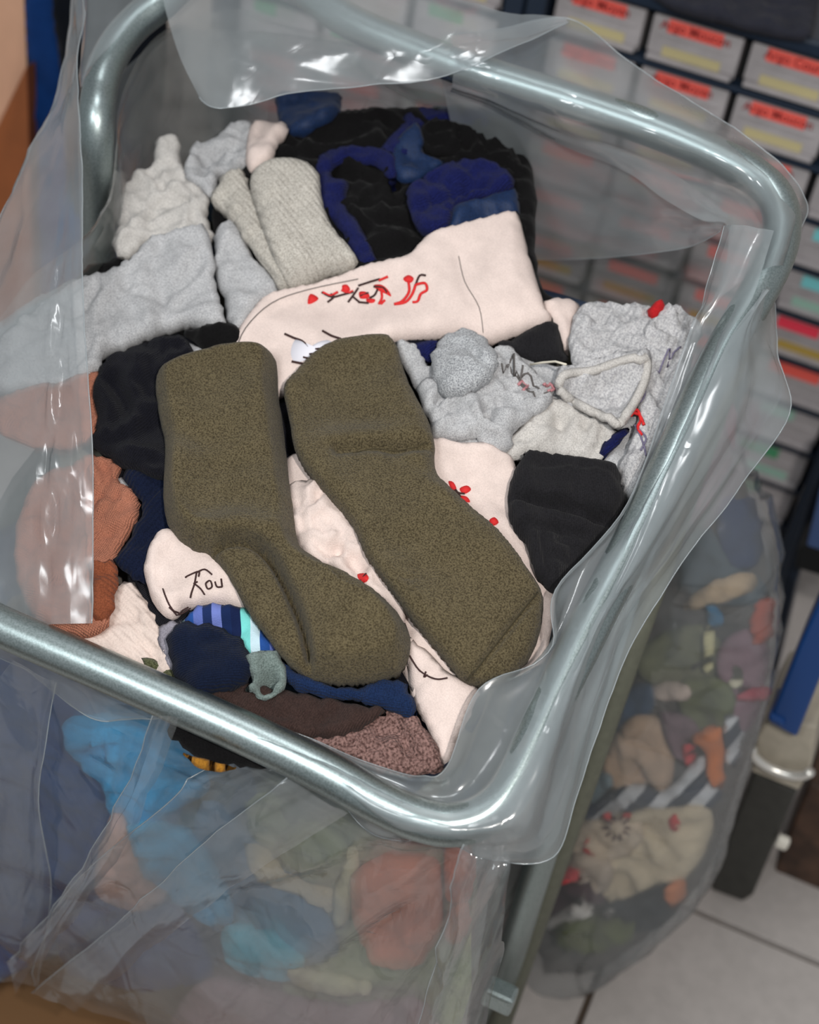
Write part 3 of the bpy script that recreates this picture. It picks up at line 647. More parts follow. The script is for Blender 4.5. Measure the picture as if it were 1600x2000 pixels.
thr_mar = plain('maroon_thread', (74, 30, 36), .8); thr_pnk = plain('faded_pink_thread', (176, 120, 124), .85); thr_gry = plain('grey_seam_thread', (88, 84, 82), .85)
thr_crm = plain('cream_thread', (206, 200, 184), .85); thr_pur = plain('purple_grey_thread', (110, 104, 128), .85)

# ---- the mass of socks below, nobody could count them
def heap(name, shr, fr_dz, mat, label):
    rows = [[L0c+(p-L0c)*np.array([shr, shr, 1])-np.array([0, 0, d]) for p in L0] for d in (fr_dz, fr_dz+.08, fr_dz+.3)]
    V = []; F = []; n = len(L0)
    rings = []
    for sh, zf in ((.02, 'top'), (.4, 'top'), (.65, 'top'), (.8, 'top'), (.76, .62), (.74, .50), (.72, .38), (.7, .28), (.6, .22), (.3, .2)):
        ring = []
        for p in crom(L0, True, 3):
            q = L0c+(p-L0c)*sh*shr/.86
            if zf == 'top':
                hh = -PILE.n[:2]@(q[:2]-PILE.o[:2])/PILE.n[2]; z = PILE.o[2]+hh-.02
            else: z = zf
            q = np.array([q[0], q[1], z]); rings.append(q)
    m_ = len(crom(L0, True, 3)); R_n = len(rings)//m_
    wv = Waves(5, .06, .010, True)
    for i, q in enumerate(rings):
        k = float(wv(q[0]+q[2]*.5, q[1]-q[2])); c_ = np.array([L0c[0]-q[0], L0c[1]-q[1], 0]); V.append(q+np.array([0, 0, k*.8 if i < m_*4 else 0])+c_/max(.05, np.linalg.norm(c_))*(.006+k*.6))
    for r_ in range(R_n-1):
        for k in range(m_): F.append((r_*m_+k, r_*m_+(k+1) % m_, (r_+1)*m_+(k+1) % m_, (r_+1)*m_+k))
    F.append(tuple(reversed(range(m_)))); F.append(tuple((R_n-1)*m_+k for k in range(m_)))
    o = link(name, mesh(name, V, F), mat); tag(o, label, 'sock heap', kind='stuff')
hm_, t_, b_ = nt('mixed_dark_socks')
tc = N(t_, 'ShaderNodeTexCoord'); vo_ = N(t_, 'ShaderNodeTexVoronoi'); vo_.inputs['Scale'].default_value = 14; t_.links.new(tc.outputs['Object'], vo_.inputs['Vector'])
rp = N(t_, 'ShaderNodeValToRGB'); rp.color_ramp.interpolation = 'CONSTANT'
for i_, c_ in enumerate([(34, 44, 66), (96, 104, 96), (44, 62, 90), (120, 116, 104), (60, 66, 62), (70, 92, 112), (90, 84, 78)]):
    el = rp.color_ramp.elements[i_] if i_ < 2 else rp.color_ramp.elements.new(i_/7)
    el.position = i_/7; el.color = lin(c_)
sx = N(t_, 'ShaderNodeSeparateColor'); t_.links.new(vo_.outputs['Color'], sx.inputs[0]); t_.links.new(sx.outputs[0], rp.inputs[0]); t_.links.new(rp.outputs[0], b_.inputs['Base Color']); b_.inputs['Roughness'].default_value = 1
heap('sock_heap', .86, 0, hm_, 'deep mixed heap of dark socks inside the clear bag under the top layer')
heap_dark = hm_

SOCK = {}
def S_(key, name, cat, label, mat, px, fr=PILE, group=None, **kw):
    g = Soft(fr, px, **kw); o = g.build(name, mat)
    if o is None: print('FAILED', key); return g
    tag(o, label, cat, group); SOCK[key] = g; return g
sd = [0]
def q(**k):
    sd[0] += 1; d = dict(seed=sd[0]*3+1); d.update(k); return d
# ================================================================ the pile, bottom first
S_('u1', 'cloth', 'cloth', 'dark cloth lying deepest under the two olive socks', navyb, [(200, 700), (600, 640), (1000, 700), (1040, 1100), (900, 1330), (560, 1330), (300, 1240), (230, 1000)], **q(th=.012, wr=(.06, .004, False), grid=.008))
S_('u2', 'sock', 'sock', 'black sock gathered in the deep gap right of the beige ribbed cuffs', black, [(420, 470), (430, 380), (520, 330), (640, 330), (720, 420), (780, 520), (640, 600), (500, 560)], **q(wr=(.03, .003, True)))
S_('u3', 'sock', 'sock', 'black scrap showing behind the grey sock at the left tube', black, [(150, 560), (165, 526), (205, 514), (240, 502), (268, 498), (262, 540), (210, 580)], **q(th=.008))
S_('u4', 'sock', 'sock', 'cream ribbed sock at the lower left beside the front rail', cream2, [(60, 1230), (190, 1200), (225, 1150), (262, 1143), (300, 1195), (322, 1240), (350, 1330), (300, 1330), (200, 1290), (110, 1260)], **q(wr=(.03, .0015, False), creases=[([(180, 1225), (250, 1215), (315, 1240)], -.002, .004)]))
S_('u5', 'sock', 'sock', 'moss green scrap peeping over the front rail beneath the cream sock', fabric('moss', (98, 100, 72), 'terry', col2=(60, 62, 40)), [(280, 1290), (330, 1302), (372, 1345), (350, 1365), (300, 1345)], **q(th=.008))
# back: black and blue garments
S_('b1', 'garment', 'garment', 'large black garment heaped at the back of the bag', black, [(470, 350), (530, 300), (556, 262), (600, 240), (700, 222), (790, 222), (880, 220), (970, 240), (1016, 285), (1044, 370), (1044, 500), (1060, 575), (1088, 600), (1070, 660), (900, 650), (700, 560), (560, 450)], **q(nf=12, fa=.0046, th=.03, R=.03, wr=(.05, .006, True), creases=[([(840, 270), (920, 300), (1000, 380)], -.008, .006), ([(960, 250), (1030, 400), (1040, 560)], .006, .014)]))
S_('b2', 'garment', 'garment', 'shiny blue cuff sticking up at the very back under the film flap', blue_s, [(538, 198), (560, 190), (640, 190), (668, 196), (664, 225), (640, 245), (600, 262), (562, 264), (545, 235)], **q(th=.02, wr=(.05, .002, False)))
S_('b3', 'garment', 'garment', 'bright blue jersey band along the top of the black garment', royal, [(740, 300), (780, 250), (800, 222), (860, 214), (945, 226), (955, 244), (930, 256), (870, 238), (832, 244), (815, 290), (780, 320)], **q(th=.012, wr=(.02, .002, True)))
S_('b4', 'garment', 'garment', 'black trouser fold lying over the blue jersey at the back', black, [(825, 250), (860, 236), (930, 252), (985, 262), (1015, 310), (1035, 400), (1030, 480), (1000, 440), (990, 370), (940, 320), (880, 306), (832, 296)], **q(th=.014, wr=(.03, .005, True)))
S_('b5', 'garment', 'garment', 'petrol blue piece of fabric in the middle of the blue garments', blue_s, [(762, 310), (785, 262), (815, 246), (828, 275), (830, 306), (868, 318), (840, 345), (800, 360), (770, 350)], **q(th=.012, wr=(.05, .002, False)))
S_('b6', 'garment', 'garment', 'looped royal blue strap standing around a dark hollow', royal, [(612, 345), (626, 308), (655, 292), (700, 290), (752, 293), (772, 312), (776, 350), (770, 378), (760, 362), (742, 330), (700, 322), (664, 322), (648, 345), (680, 362), (676, 400), (700, 440), (738, 515), (704, 524), (668, 460), (630, 410)], **q(th=.010, R=.008, wr=(.03, .003, False)))
S_('b7', 'garment', 'garment', 'crumpled royal blue denim garment behind the embroidered cream sock', royal, [(795, 400), (800, 370), (850, 335), (900, 318), (960, 325), (995, 345), (1003, 372), (960, 385), (900, 400), (885, 430), (870, 455), (840, 462), (812, 445)], **q(nf=12, fa=.0046, th=.022, R=.01, raise_=.004, wr=(.04, .002, True), creases=[([(820, 400), (870, 370), (950, 345)], -.010, .005)]))
S_('b8', 'garment', 'garment', 'shiny blue lining tucked against the cuff of the cream embroidered sock', blue_s, [(880, 425), (895, 400), (950, 388), (1006, 370), (1012, 440), (950, 460), (884, 462)], **q(th=.010, wr=(.04, .003, False)))
# grey ones at upper left
S_('g1', 'sock', 'sock', 'pale crumpled grey sock at upper left against the film', grey_w, [(222, 480), (232, 440), (240, 385), (265, 345), (300, 330), (306, 285), (330, 272), (352, 282), (358, 330), (380, 360), (410, 390), (404, 430), (420, 470), (360, 480), (300, 478), (262, 500), (235, 512)], **q(nf=12, fa=.0046, th=.026, R=.018, wr=(.045, .005, True), creases=[([(270, 400), (330, 380), (400, 395)], -.006, .005), ([(250, 450), (300, 430), (370, 445)], .005, .006)]))
S_('g2', 'sock', 'sock', 'grey sock with rumpled ankle next to the cream toe', grey, [(362, 345), (366, 318), (382, 288), (420, 280), (450, 252), (485, 244), (500, 262), (492, 320), (470, 338), (430, 352), (418, 388), (390, 372)], **q(nf=12, fa=.0046, th=.024, R=.016, wr=(.04, .004, True)))
S_('g3', 'sock', 'sock', 'cream toe of a sock rolled over at the back beside the blue cuff', cream, [(486, 262), (500, 248), (538, 250), (558, 248), (562, 264), (545, 285), (534, 312), (512, 334), (484, 336)], **q(th=.022, R=.016, wr=(.02, .002, False)))
S_('g4', 'sock', 'sock', 'grey sock heel tucked between the grey sock and the beige cuffs', grey, [(418, 490), (424, 458), (440, 440), (462, 442), (500, 510), (545, 568), (530, 600), (505, 620), (474, 655), (450, 640), (436, 590), (422, 545)], **q(th=.022, R=.016, wr=(.03, .002, False), creases=[([(440, 450), (424, 490), (426, 540)], .003, .004)]))
S_('g5', 'sock', 'sock', 'big light grey sock spread from the left tube to the middle of the pile', grey, [(-90, 720), (-30, 660), (60, 600), (165, 548), (225, 532), (258, 506), (300, 470), (360, 452), (404, 450), (416, 500), (424, 560), (434, 610), (444, 636), (400, 644), (360, 640), (300, 660), (240, 684), (205, 700), (190, 735), (130, 760), (40, 770), (-60, 770)], **q(nf=12, fa=.0046, th=.026, R=.018, wr=(.05, .0035, True), creases=[([(190, 735), (212, 690), (262, 680)], -.006, .006), ([(200, 640), (300, 620), (400, 600)], .003, .01), ([(310, 580), (370, 610), (430, 620)], -.003, .006)]))
S_('g6', 'sock', 'sock', 'beige ribbed cuff standing left of its wider twin', grey_rib, [(412, 392), (426, 372), (440, 345), (465, 338), (484, 352), (492, 380), (540, 440), (600, 540), (566, 574), (545, 566), (500, 505), (470, 460), (440, 425)], **q(th=.024, R=.016, wr=(.04, .001, False)))
g = S_('g7', 'sock', 'sock', 'wide beige ribbed cuff folded back, right of the narrower one', grey_rib, [(490, 376), (496, 345), (520, 328), (560, 322), (600, 330), (624, 350), (630, 400), (650, 450), (700, 520), (640, 545), (576, 572), (540, 520), (510, 440)], **q(jit=.0004, th=.028, R=.018, wr=(.04, .0012, False), creases=[([(500, 380), (530, 440), (585, 540)], -.003, .004), ([(570, 400), (600, 460), (640, 530)], -.002, .003)]))
# embroidered cream sock
m1 = S_('c0', 'sock', 'sock', 'cream sock cuff showing behind the black corner at right of the pile', cream, [(1060, 600), (1085, 590), (1130, 600), (1122, 640), (1110, 700), (1100, 690), (1078, 645)], **q(th=.02))
m1 = S_('c1', 'sock', 'sock', 'long cream sock with red and black embroidered scroll and a white bird', cream, [(448, 700), (460, 662), (486, 620), (520, 584), (570, 560), (640, 540), (720, 522), (790, 508), (812, 490), (834, 466), (880, 448), (950, 430), (1006, 420), (1024, 470), (1044, 540), (1062, 600), (1076, 632), (1020, 656), (950, 676), (900, 664), (800, 668), (700, 690), (600, 745), (540, 780), (480, 760)], **q(jit=.0004, nf=2, fa=.0012, th=.020, R=.014, wr=(.08, .0015, False), grid=.0038, creases=[([(895, 500), (910, 560), (940, 610), (945, 650)], -.0025, .005), ([(830, 480), (790, 520)], -.001, .003), ([(1000, 440), (1000, 520), (1020, 560)], .002, .005), ([(500, 640), (560, 590), (640, 565)], -.0012, .003)]))
m1.patch('embroidery', [[(601, 592), (606, 574), (622, 582), (612, 590)], [(668, 558), (678, 556), (684, 566), (672, 570)], [(702, 570), (716, 570), (722, 580), (704, 582)], [(716, 583), (732, 584), (730, 590), (718, 590)], [(730, 557), (745, 556), (758, 566), (764, 578), (752, 572), (738, 566)], [(788, 543), (798, 537), (808, 543), (803, 551), (792, 549)]], thr_red, 'red embroidered buds')
m1.stitch('embroidery', [[(630, 571), (645, 577), (660, 570)], [(667, 566), (680, 572), (690, 568)], [(745, 568), (746, 582), (740, 594)], [(740, 548), (758, 540)], [(752, 586), (744, 594)]], 4.2, thr_red, 'red embroidered lines')
m1.stitch('embroidery', [[(628, 571), (648, 580), (668, 576), (690, 570)], [(640, 590), (652, 580), (646, 574)], [(700, 558), (725, 550), (742, 545)], [(680, 590), (692, 574), (700, 562)], [(690, 580), (702, 590)], [(722, 582), (732, 576), (738, 564)], [(730, 560), (748, 562), (756, 572)], [(704, 578), (720, 572)], [(812, 556), (820, 538), (832, 538)], [(700, 590), (720, 592)]], 3.6, thr_blk, 'dark embroidered lines')
m1.stitch('embroidery', [[(798, 550), (799, 570), (786, 588), (770, 594)], [(812, 556), (805, 575), (792, 590), (770, 594)], [(812, 556), (830, 553), (834, 566), (822, 574), (816, 588), (806, 590)]], 4.6, thr_red, 'red embroidered scroll')
m1.patch('embroidery', [[(568, 688), (576, 664), (592, 668), (600, 680), (622, 668), (640, 664), (650, 668), (668, 662), (664, 672), (640, 680), (616, 690), (598, 702), (576, 706)]], thr_wht, 'white embroidered bird')
m1.patch('embroidery', [[(600, 704), (622, 692), (648, 682), (660, 684), (640, 700), (604, 716)]], thr_mar, 'maroon embroidered tail')
m1.stitch('embroidery', [[(556, 652), (574, 660), (590, 666), (602, 678)], [(630, 646), (648, 656), (668, 664), (656, 676)], [(616, 682), (640, 680)], [(592, 698), (612, 702)], [(604, 692), (624, 690)], [(570, 706), (600, 712)]], 4.0, thr_blk, 'black embroidered outline')
m1.stitch('seam', [[(896, 500), (908, 550), (936, 600), (944, 650)]], 1.3, thr_gry, 'crease seam below the cuff')
m1.stitch('seam', [[(458, 690), (480, 640), (530, 592), (600, 566), (700, 545)]], 1.6, thr_gry, 'fine seam line')
# right greys
S_('r0', 'sock', 'sock', 'wide grey sock lying lowest at the right side of the pile', grey, [(770, 676), (812, 674), (840, 720), (870, 700), (1000, 690), (1110, 720), (1180, 640), (1300, 640), (1350, 700), (1310, 850), (1250, 990), (1218, 975), (1190, 925), (1010, 905), (900, 880), (850, 862), (838, 820), (800, 740)], **q(nf=12, fa=.0046, th=.020, R=.014, wr=(.035, .004, True)))
S_('r1', 'sock', 'sock', 'black heel corner sticking out under the cream cuff', black_t, [(968, 676), (1010, 660), (1078, 630), (1104, 690), (1108, 705), (1060, 712), (1010, 700)], **q(th=.014, wr=(.03, .001, False)))
S_('r2', 'sock', 'sock', 'blue scrap in the gap above the terry toe', royal, [(812, 674), (850, 668), (862, 680), (844, 706), (832, 712)], **q(th=.008))
S_('r3', 'sock', 'sock', 'grey ribbed cuff leaning on the film at the right back', grey_rib2, [(1110, 690), (1116, 645), (1128, 606), (1180, 598), (1215, 602), (1262, 606), (1284, 628), (1276, 680), (1262, 720), (1200, 730), (1130, 726)], **q(nf=12, fa=.0046, th=.024, R=.014, wr=(.03, .003, True)))
S_('r4', 'sock', 'sock', 'red scrap between the grey ribbed cuff and the film', fabric('red_knit', (190, 36, 40), 'plain'), [(1262, 612), (1275, 603), (1294, 604), (1300, 620), (1280, 628)], **q(th=.03))
S_('r5', 'sock', 'sock', 'crumpled grey sock full of loose threads along the right rail', grey_rib2, [(1262, 690), (1258, 650), (1285, 615), (1315, 604), (1345, 622), (1370, 645), (1360, 680), (1338, 715), (1334, 760), (1320, 800), (1308, 840), (1285, 890), (1255, 960), (1225, 992), (1214, 950), (1205, 920), (1235, 860), (1246, 800), (1256, 740)], **q(nf=12, fa=.0046, th=.026, R=.015, wr=(.035, .006, True), creases=[([(1330, 680), (1290, 730), (1270, 800)], -.006, .004), ([(1300, 820), (1260, 870), (1220, 920)], .006, .006)]))
S_('r6', 'sock', 'sock', 'flat grey sock between the black roll and the open cuff', grey_w, [(980, 880), (1010, 846), (1050, 800), (1090, 784), (1150, 812), (1196, 838), (1192, 880), (1166, 908), (1110, 902), (1040, 894), (1000, 902)], **q(nf=12, fa=.0046, th=.016, R=.012, wr=(.04, .002, True)))
S_('r7', 'sock', 'sock', 'narrow navy and teal sock strip between two grey socks', royal, [(1158, 904), (1176, 872), (1204, 846), (1226, 838), (1222, 858), (1196, 882), (1170, 908)], **q(th=.010))
h2 = S_('r8', 'sock', 'sock', 'grey inside-out sock foot with pink and dark loose yarn', grey, [(812, 766), (846, 742), (900, 740), (950, 700), (990, 682), (1016, 700), (1050, 740), (1082, 760), (1078, 790), (1044, 816), (1010, 846), (996, 880), (976, 892), (948, 886), (930, 862), (880, 866), (848, 858), (836, 820)], **q(nf=12, fa=.0046, th=.024, R=.015, wr=(.035, .006, True), creases=[([(870, 760), (890, 800), (900, 840)], -.006, .005), ([(960, 750), (1000, 780), (1050, 785)], -.006, .004), ([(950, 870), (990, 830), (1050, 800)], .004, .006)]))
h2.stitch('loose_yarn', [[(980, 712), (1000, 726), (1015, 745), (1034, 760)], [(1005, 735), (1030, 742), (1052, 758)], [(990, 722), (1006, 716), (1020, 730)], [(1018, 752), (1036, 766), (1058, 770), (1078, 762)]], 3.2, thr_gry, 'tangled dark yarn')
h2.stitch('loose_yarn', [[(1012, 752), (1022, 744), (1032, 752), (1022, 762)], [(1062, 752), (1074, 750), (1082, 760), (1070, 764)]], 5, thr_pnk, 'faded pink yarn knots')
S_('r9', 'sock', 'sock', 'round grey terry toe with curly loops resting on the grey foot', grey_t, [(842, 728), (846, 700), (858, 672), (888, 652), (922, 656), (950, 672), (972, 700), (966, 734), (940, 760), (905, 776), (872, 776), (850, 756)], **q(th=.026, R=.022, wr=(.02, .0012, False), grid=.0034))
h4 = S_('r10', 'sock', 'sock', 'open grey sock cuff with a thick rolled rim facing up', grey_rib2, [(1082, 752), (1094, 722), (1130, 716), (1180, 700), (1225, 690), (1262, 688), (1272, 710), (1262, 750), (1244, 790), (1216, 836), (1180, 826), (1130, 800), (1096, 780)], **q(th=.022, R=.010, wr=(.03, .003, True), creases=[([(1092, 752), (1110, 732), (1160, 726), (1210, 708), (1255, 702), (1258, 740), (1236, 785), (1208, 822), (1160, 806), (1110, 780), (1092, 752)], .009, .0075), ([(1130, 765), (1190, 755), (1215, 765)], -.015, .02), ([(1140, 745), (1180, 765), (1230, 740)], .006, .004)]))
h4.stitch('rim_cord', [[(1090, 756), (1104, 732), (1160, 724), (1212, 706), (1260, 698), (1260, 740), (1238, 788), (1210, 826)], [(1092, 762), (1130, 792), (1180, 816), (1208, 828)]], 15, grey_w, 'rolled rim')
SOCK['r5'].stitch('loose_yarn', [[(1232, 812), (1244, 800), (1252, 820), (1246, 834), (1254, 850)], [(1238, 806), (1250, 812), (1258, 830)]], 5, thr_red, 'red yarn tangle')
SOCK['r5'].stitch('loose_yarn', [[(1240, 830), (1250, 850), (1258, 870), (1262, 890)], [(1246, 836), (1262, 856), (1252, 880)], [(1250, 760), (1262, 745), (1270, 730)], [(1244, 790), (1258, 776), (1262, 750)], [(1306, 700), (1318, 688), (1330, 676)], [(1280, 740), (1296, 716), (1310, 696)]], 3, thr_pur, 'purple grey yarn')
# small yarn bits across the black gap
th = tube('loose_thread', [RP(x, y, -.03+.01*k) for k, (x, y) in enumerate([(1036, 712), (1060, 708), (1085, 706), (1106, 712)])], .0010, thr_crm, n=6); tag(th, 'pale loose thread lying across the black heel corner', 'thread')
# navy & orange at left
S_('l1', 'sock', 'sock', 'faded orange sock strip showing between the grey sock and the navy sock', orange, [(-40, 800), (20, 770), (110, 748), (190, 730), (200, 790), (190, 850), (120, 880), (20, 860)], **q(th=.016, wr=(.03, .004, True)))
S_('l2', 'sock', 'sock', 'grey scrap under the orange sock near the navy ribbed strip', grey, [(210, 935), (250, 925), (275, 960), (262, 985), (225, 975)], **q(th=.008))
S_('l3', 'sock', 'sock', 'big faded orange knitted sock under the plastic at left', orange, [(30, 1090), (50, 980), (90, 930), (140, 915), (170, 895), (215, 900), (238, 915), (234, 945), (262, 962), (275, 990), (266, 1030), (240, 1070), (230, 1105), (225, 1160), (200, 1240), (110, 1245), (50, 1180)], **q(nf=12, fa=.0046, th=.024, R=.016, wr=(.035, .004, True), creases=[([(200, 900), (205, 935), (180, 970)], -.006, .005)]))
S_('l4', 'sock', 'sock', 'dark navy ribbed sock strip running down beside the left olive sock', navy_r, [(240, 925), (300, 915), (345, 925), (345, 1050), (318, 1090), (296, 1140), (262, 1135), (226, 1096), (250, 1062), (272, 1020), (276, 985)], **q(th=.014, wr=(.04, .002, False)))
S_('l5', 'sock', 'sock', 'rust brown ribbed cuff curling down at the left, edged with orange', rusty, [(176, 1106), (200, 1100), (228, 1102), (230, 1140), (224, 1190), (206, 1220), (186, 1218), (178, 1170)], **q(th=.016, R=.01, wr=(.03, .001, False), creases=[([(216, 1110), (190, 1150), (184, 1200)], .003, .003)]))
S_('l6', 'sock', 'sock', 'grey scrap left of the olive sock top', grey, [(356, 672), (400, 680), (420, 700), (380, 725), (352, 715)], **q(th=.010))
S_('l7', 'sock', 'sock', 'small black sock end above the olive sock under the grey sock', black, [(352, 655), (380, 645), (442, 632), (470, 655), (462, 690), (420, 700), (396, 688), (372, 668)], **q(th=.014, wr=(.03, .002, False)))
S_('l8', 'sock', 'sock', 'near black folded sock left of the olive sock', navyb, [(178, 874), (190, 838), (186, 760), (204, 714), (240, 694), (300, 676), (360, 662), (376, 706), (350, 730), (336, 900), (340, 945), (270, 925), (215, 900)], **q(th=.026, R=.014, wr=(.05, .004, True), creases=[([(220, 730), (250, 790), (270, 800)], -.005, .005), ([(190, 845), (240, 830), (300, 800)], .004, .008)]))
# cream ones in the middle and bottom
mm = S_('m1', 'sock', 'sock', 'wide cream sock under the two olive socks with a dark stitched line', cream, [(560, 900), (640, 890), (820, 860), (900, 866), (980, 880), (1012, 930), (1006, 1000), (1030, 1060), (1060, 1120), (1085, 1150), (1068, 1280), (1020, 1320), (940, 1346), (910, 1420), (868, 1496), (836, 1420), (806, 1380), (790, 1320), (700, 1240), (600, 1150), (566, 1020)], **q(th=.016, R=.012, wr=(.06, .002, False), creases=[([(860, 880), (930, 940), (1000, 1000)], -.002, .004)]))
mm.patch('embroidery', [[(876, 940), (886, 942), (892, 956), (882, 954)], [(898, 954), (912, 948), (920, 956), (906, 964)], [(898, 968), (912, 970), (918, 980), (903, 977)], [(956, 1016), (966, 1010), (974, 1020), (962, 1026)]], thr_red, 'red embroidered petals')
mm.stitch('embroidery', [[(886, 958), (898, 963), (908, 964)], [(890, 956), (900, 970)]], 3, thr_blk, 'dark stem stitches')
m2 = S_('m2', 'sock', 'sock', 'cream sock folded between the two olive socks with a red flower', cream, [(560, 960), (600, 940), (640, 950), (680, 1010), (730, 1080), (780, 1170), (800, 1250), (760, 1200), (690, 1140), (640, 1110), (590, 1092), (570, 1030)], **q(th=.020, R=.012, wr=(.035, .004, True), creases=[([(632, 1060), (665, 1068), (700, 1100)], -.010, .006), ([(600, 960), (610, 1010), (630, 1050)], .005, .006)]))
m2.patch('embroidery', [[(698, 1122), (714, 1120), (720, 1130), (706, 1136)], [(700, 1142), (712, 1148), (706, 1156)]], thr_red, 'red embroidered petals')
m2.stitch('embroidery', [[(716, 1120), (706, 1132), (700, 1148)]], 3, thr_blk, 'dark stem stitches')
m3 = S_('m3', 'sock', 'sock', 'cream sock toe with black cursive embroidery left of the olive foot', cream, [(284, 1130), (288, 1090), (300, 1058), (322, 1040), (360, 1050), (440, 1090), (520, 1160), (500, 1196), (430, 1190), (370, 1192), (340, 1214), (320, 1206), (300, 1180)], **q(jit=.0004, th=.024, R=.014, wr=(.05, .0015, False), creases=[([(316, 1064), (312, 1110), (322, 1150), (345, 1190)], -.004, .004)]))
m3.stitch('lettering', [[(362, 1128), (368, 1124), (388, 1116), (388, 1126)], [(384, 1118), (380, 1140), (374, 1158), (372, 1168)], [(386, 1136), (378, 1140)], [(380, 1140), (392, 1150), (400, 1162)], [(408, 1134), (402, 1140), (406, 1150), (414, 1146), (412, 1136), (408, 1134)], [(384, 1118), (400, 1112), (414, 1122)], [(420, 1136), (424, 1146), (434, 1146)], [(432, 1130), (434, 1146)]], 2.6, thr_blk, 'cursive letters stitched in black thread')
m3.stitch('seam', [[(318, 1150), (330, 1180), (345, 1196), (368, 1186)], [(330, 1186), (350, 1200), (372, 1188)]], 2.4, thr_blk, 'dark stitched toe seam')
m4 = S_('m4', 'sock', 'sock', 'cream sock with a curved dark seam emerging below the right olive sock', cream, [(792, 1250), (830, 1270), (880, 1320), (935, 1346), (915, 1400), (872, 1492), (850, 1460), (820, 1395), (800, 1340)], **q(th=.012, wr=(.05, .0015, False)))
m4.stitch('seam', [[(800, 1280), (820, 1310), (850, 1326), (874, 1324)], [(832, 1312), (828, 1322), (836, 1318)]], 2.6, thr_blk, 'curved dark seam')
# bottom group
S_('d1', 'sock', 'sock', 'black sock with ochre band showing under the front rail', black, [(330, 1440), (345, 1400), (400, 1390), (500, 1420), (560, 1460), (520, 1500), (470, 1500), (420, 1495), (370, 1470)], **q(th=.014))
S_('d2', 'sock', 'sock', 'ochre ribbed toe below the front rail beside the black sock', ochre, [(360, 1474), (400, 1486), (440, 1498), (462, 1500), (450, 1510), (410, 1508), (374, 1494)], **q(th=.018, raise_=.016, nf=0, wr=(.03, .001, False)))
S_('d3', 'sock', 'sock', 'mauve brown chunky knitted sock beside the lower right of the rail', mauve, [(600, 1452), (660, 1430), (720, 1396), (760, 1388), (800, 1396), (836, 1430), (866, 1500), (820, 1520), (760, 1515), (680, 1490)], **q(th=.020, R=.014, wr=(.03, .003, True), creases=[([(770, 1400), (790, 1440), (810, 1500)], -.005, .004)]))
S_('d4', 'sock', 'sock', 'dark brown knitted sock stretched along the front rail', brown, [(360, 1372), (420, 1345), (480, 1340), (560, 1352), (650, 1370), (740, 1385), (752, 1400), (700, 1428), (640, 1448), (560, 1440), (470, 1420), (400, 1400)], **q(th=.022, R=.014, wr=(.04, .003, True), creases=[([(420, 1370), (520, 1390), (640, 1400)], -.003, .005)]))
S_('d5', 'sock', 'sock', 'slim blue knitted sock edge curving below the left olive foot', blue_k, [(548, 1290), (570, 1310), (610, 1330), (660, 1345), (710, 1345), (750, 1328), (785, 1335), (800, 1356), (816, 1400), (790, 1402), (745, 1385), (690, 1372), (630, 1365), (580, 1350), (552, 1325)], **q(th=.020, R=.010, wr=(.04, .0015, False), creases=[([(700, 1360), (760, 1360), (800, 1385)], -.003, .004)]))
S_('d6', 'sock', 'sock', 'blue sock with turquoise and lilac stripes under the olive foot', stripe, [(360, 1225), (372, 1200), (396, 1186), (440, 1186), (480, 1192), (520, 1240), (546, 1278), (520, 1290), (480, 1290), (430, 1250)], **q(th=.018, R=.012, wr=(.04, .002, False)))
S_('d7', 'sock', 'sock', 'pale grey lilac sock edge between the cream and navy socks', fabric('lilac_grey', (150, 146, 156), 'plain'), [(306, 1250), (320, 1226), (345, 1215), (356, 1225), (348, 1290), (344, 1330), (328, 1300)], **q(th=.012))
S_('d8', 'sock', 'sock', 'rolled navy sock ball near the front rail', navy_k, [(330, 1275), (336, 1240), (362, 1222), (400, 1226), (440, 1236), (476, 1260), (496, 1296), (492, 1330), (460, 1348), (400, 1364), (364, 1352), (340, 1315)], **q(nf=2, fa=.0012, th=.034, R=.028, wr=(.06, .002, False), creases=[([(400, 1240), (440, 1230), (490, 1260)], -.003, .006)]))
S_('d9', 'sock', 'sock', 'small ruffled teal grey terry sock between navy ball and olive foot', tealg, [(480, 1296), (486, 1282), (512, 1276), (542, 1276), (550, 1292), (562, 1312), (558, 1344), (540, 1362), (510, 1366), (498, 1352), (480, 1350), (492, 1326)], **q(th=.024, R=.012, wr=(.016, .004, True), grid=.0034, creases=[([(482, 1306), (505, 1312), (525, 1312)], -.024, .0045), ([(485, 1335), (505, 1334), (522, 1330)], -.024, .0045), ([(500, 1352), (516, 1344)], -.008, .003)]))
# black roll at right
S_('k1', 'sock', 'sock', 'folded black twill sock roll at the right of the pile', black_t, [(990, 992), (1000, 940), (1018, 905), (1034, 894), (1110, 904), (1200, 922), (1212, 960), (1224, 1000), (1180, 1060), (1130, 1110), (1084, 1156), (1050, 1134), (1034, 1090), (1022, 1060), (1000, 1034)], **q(jit=.0004, th=.036, R=.014, wr=(.06, .002, False), grid=.0036, creases=[([(1004, 960), (1040, 972), (1100, 986), (1190, 1010)], -.016, .004), ([(1008, 1020), (1060, 1024), (1140, 1040)], -.010, .004), ([(1060, 1040), (1066, 1080), (1080, 1120)], -.012, .004), ([(1090, 1050), (1120, 1060), (1110, 1090), (1085, 1080)], -.008, .004), ([(1030, 900), (1026, 930), (1034, 950)], .003, .005)], lifts=[([(1040, 905), (1200, 922), (1222, 1000), (1150, 1000), (1060, 975), (1034, 950)], .006, .006)]))
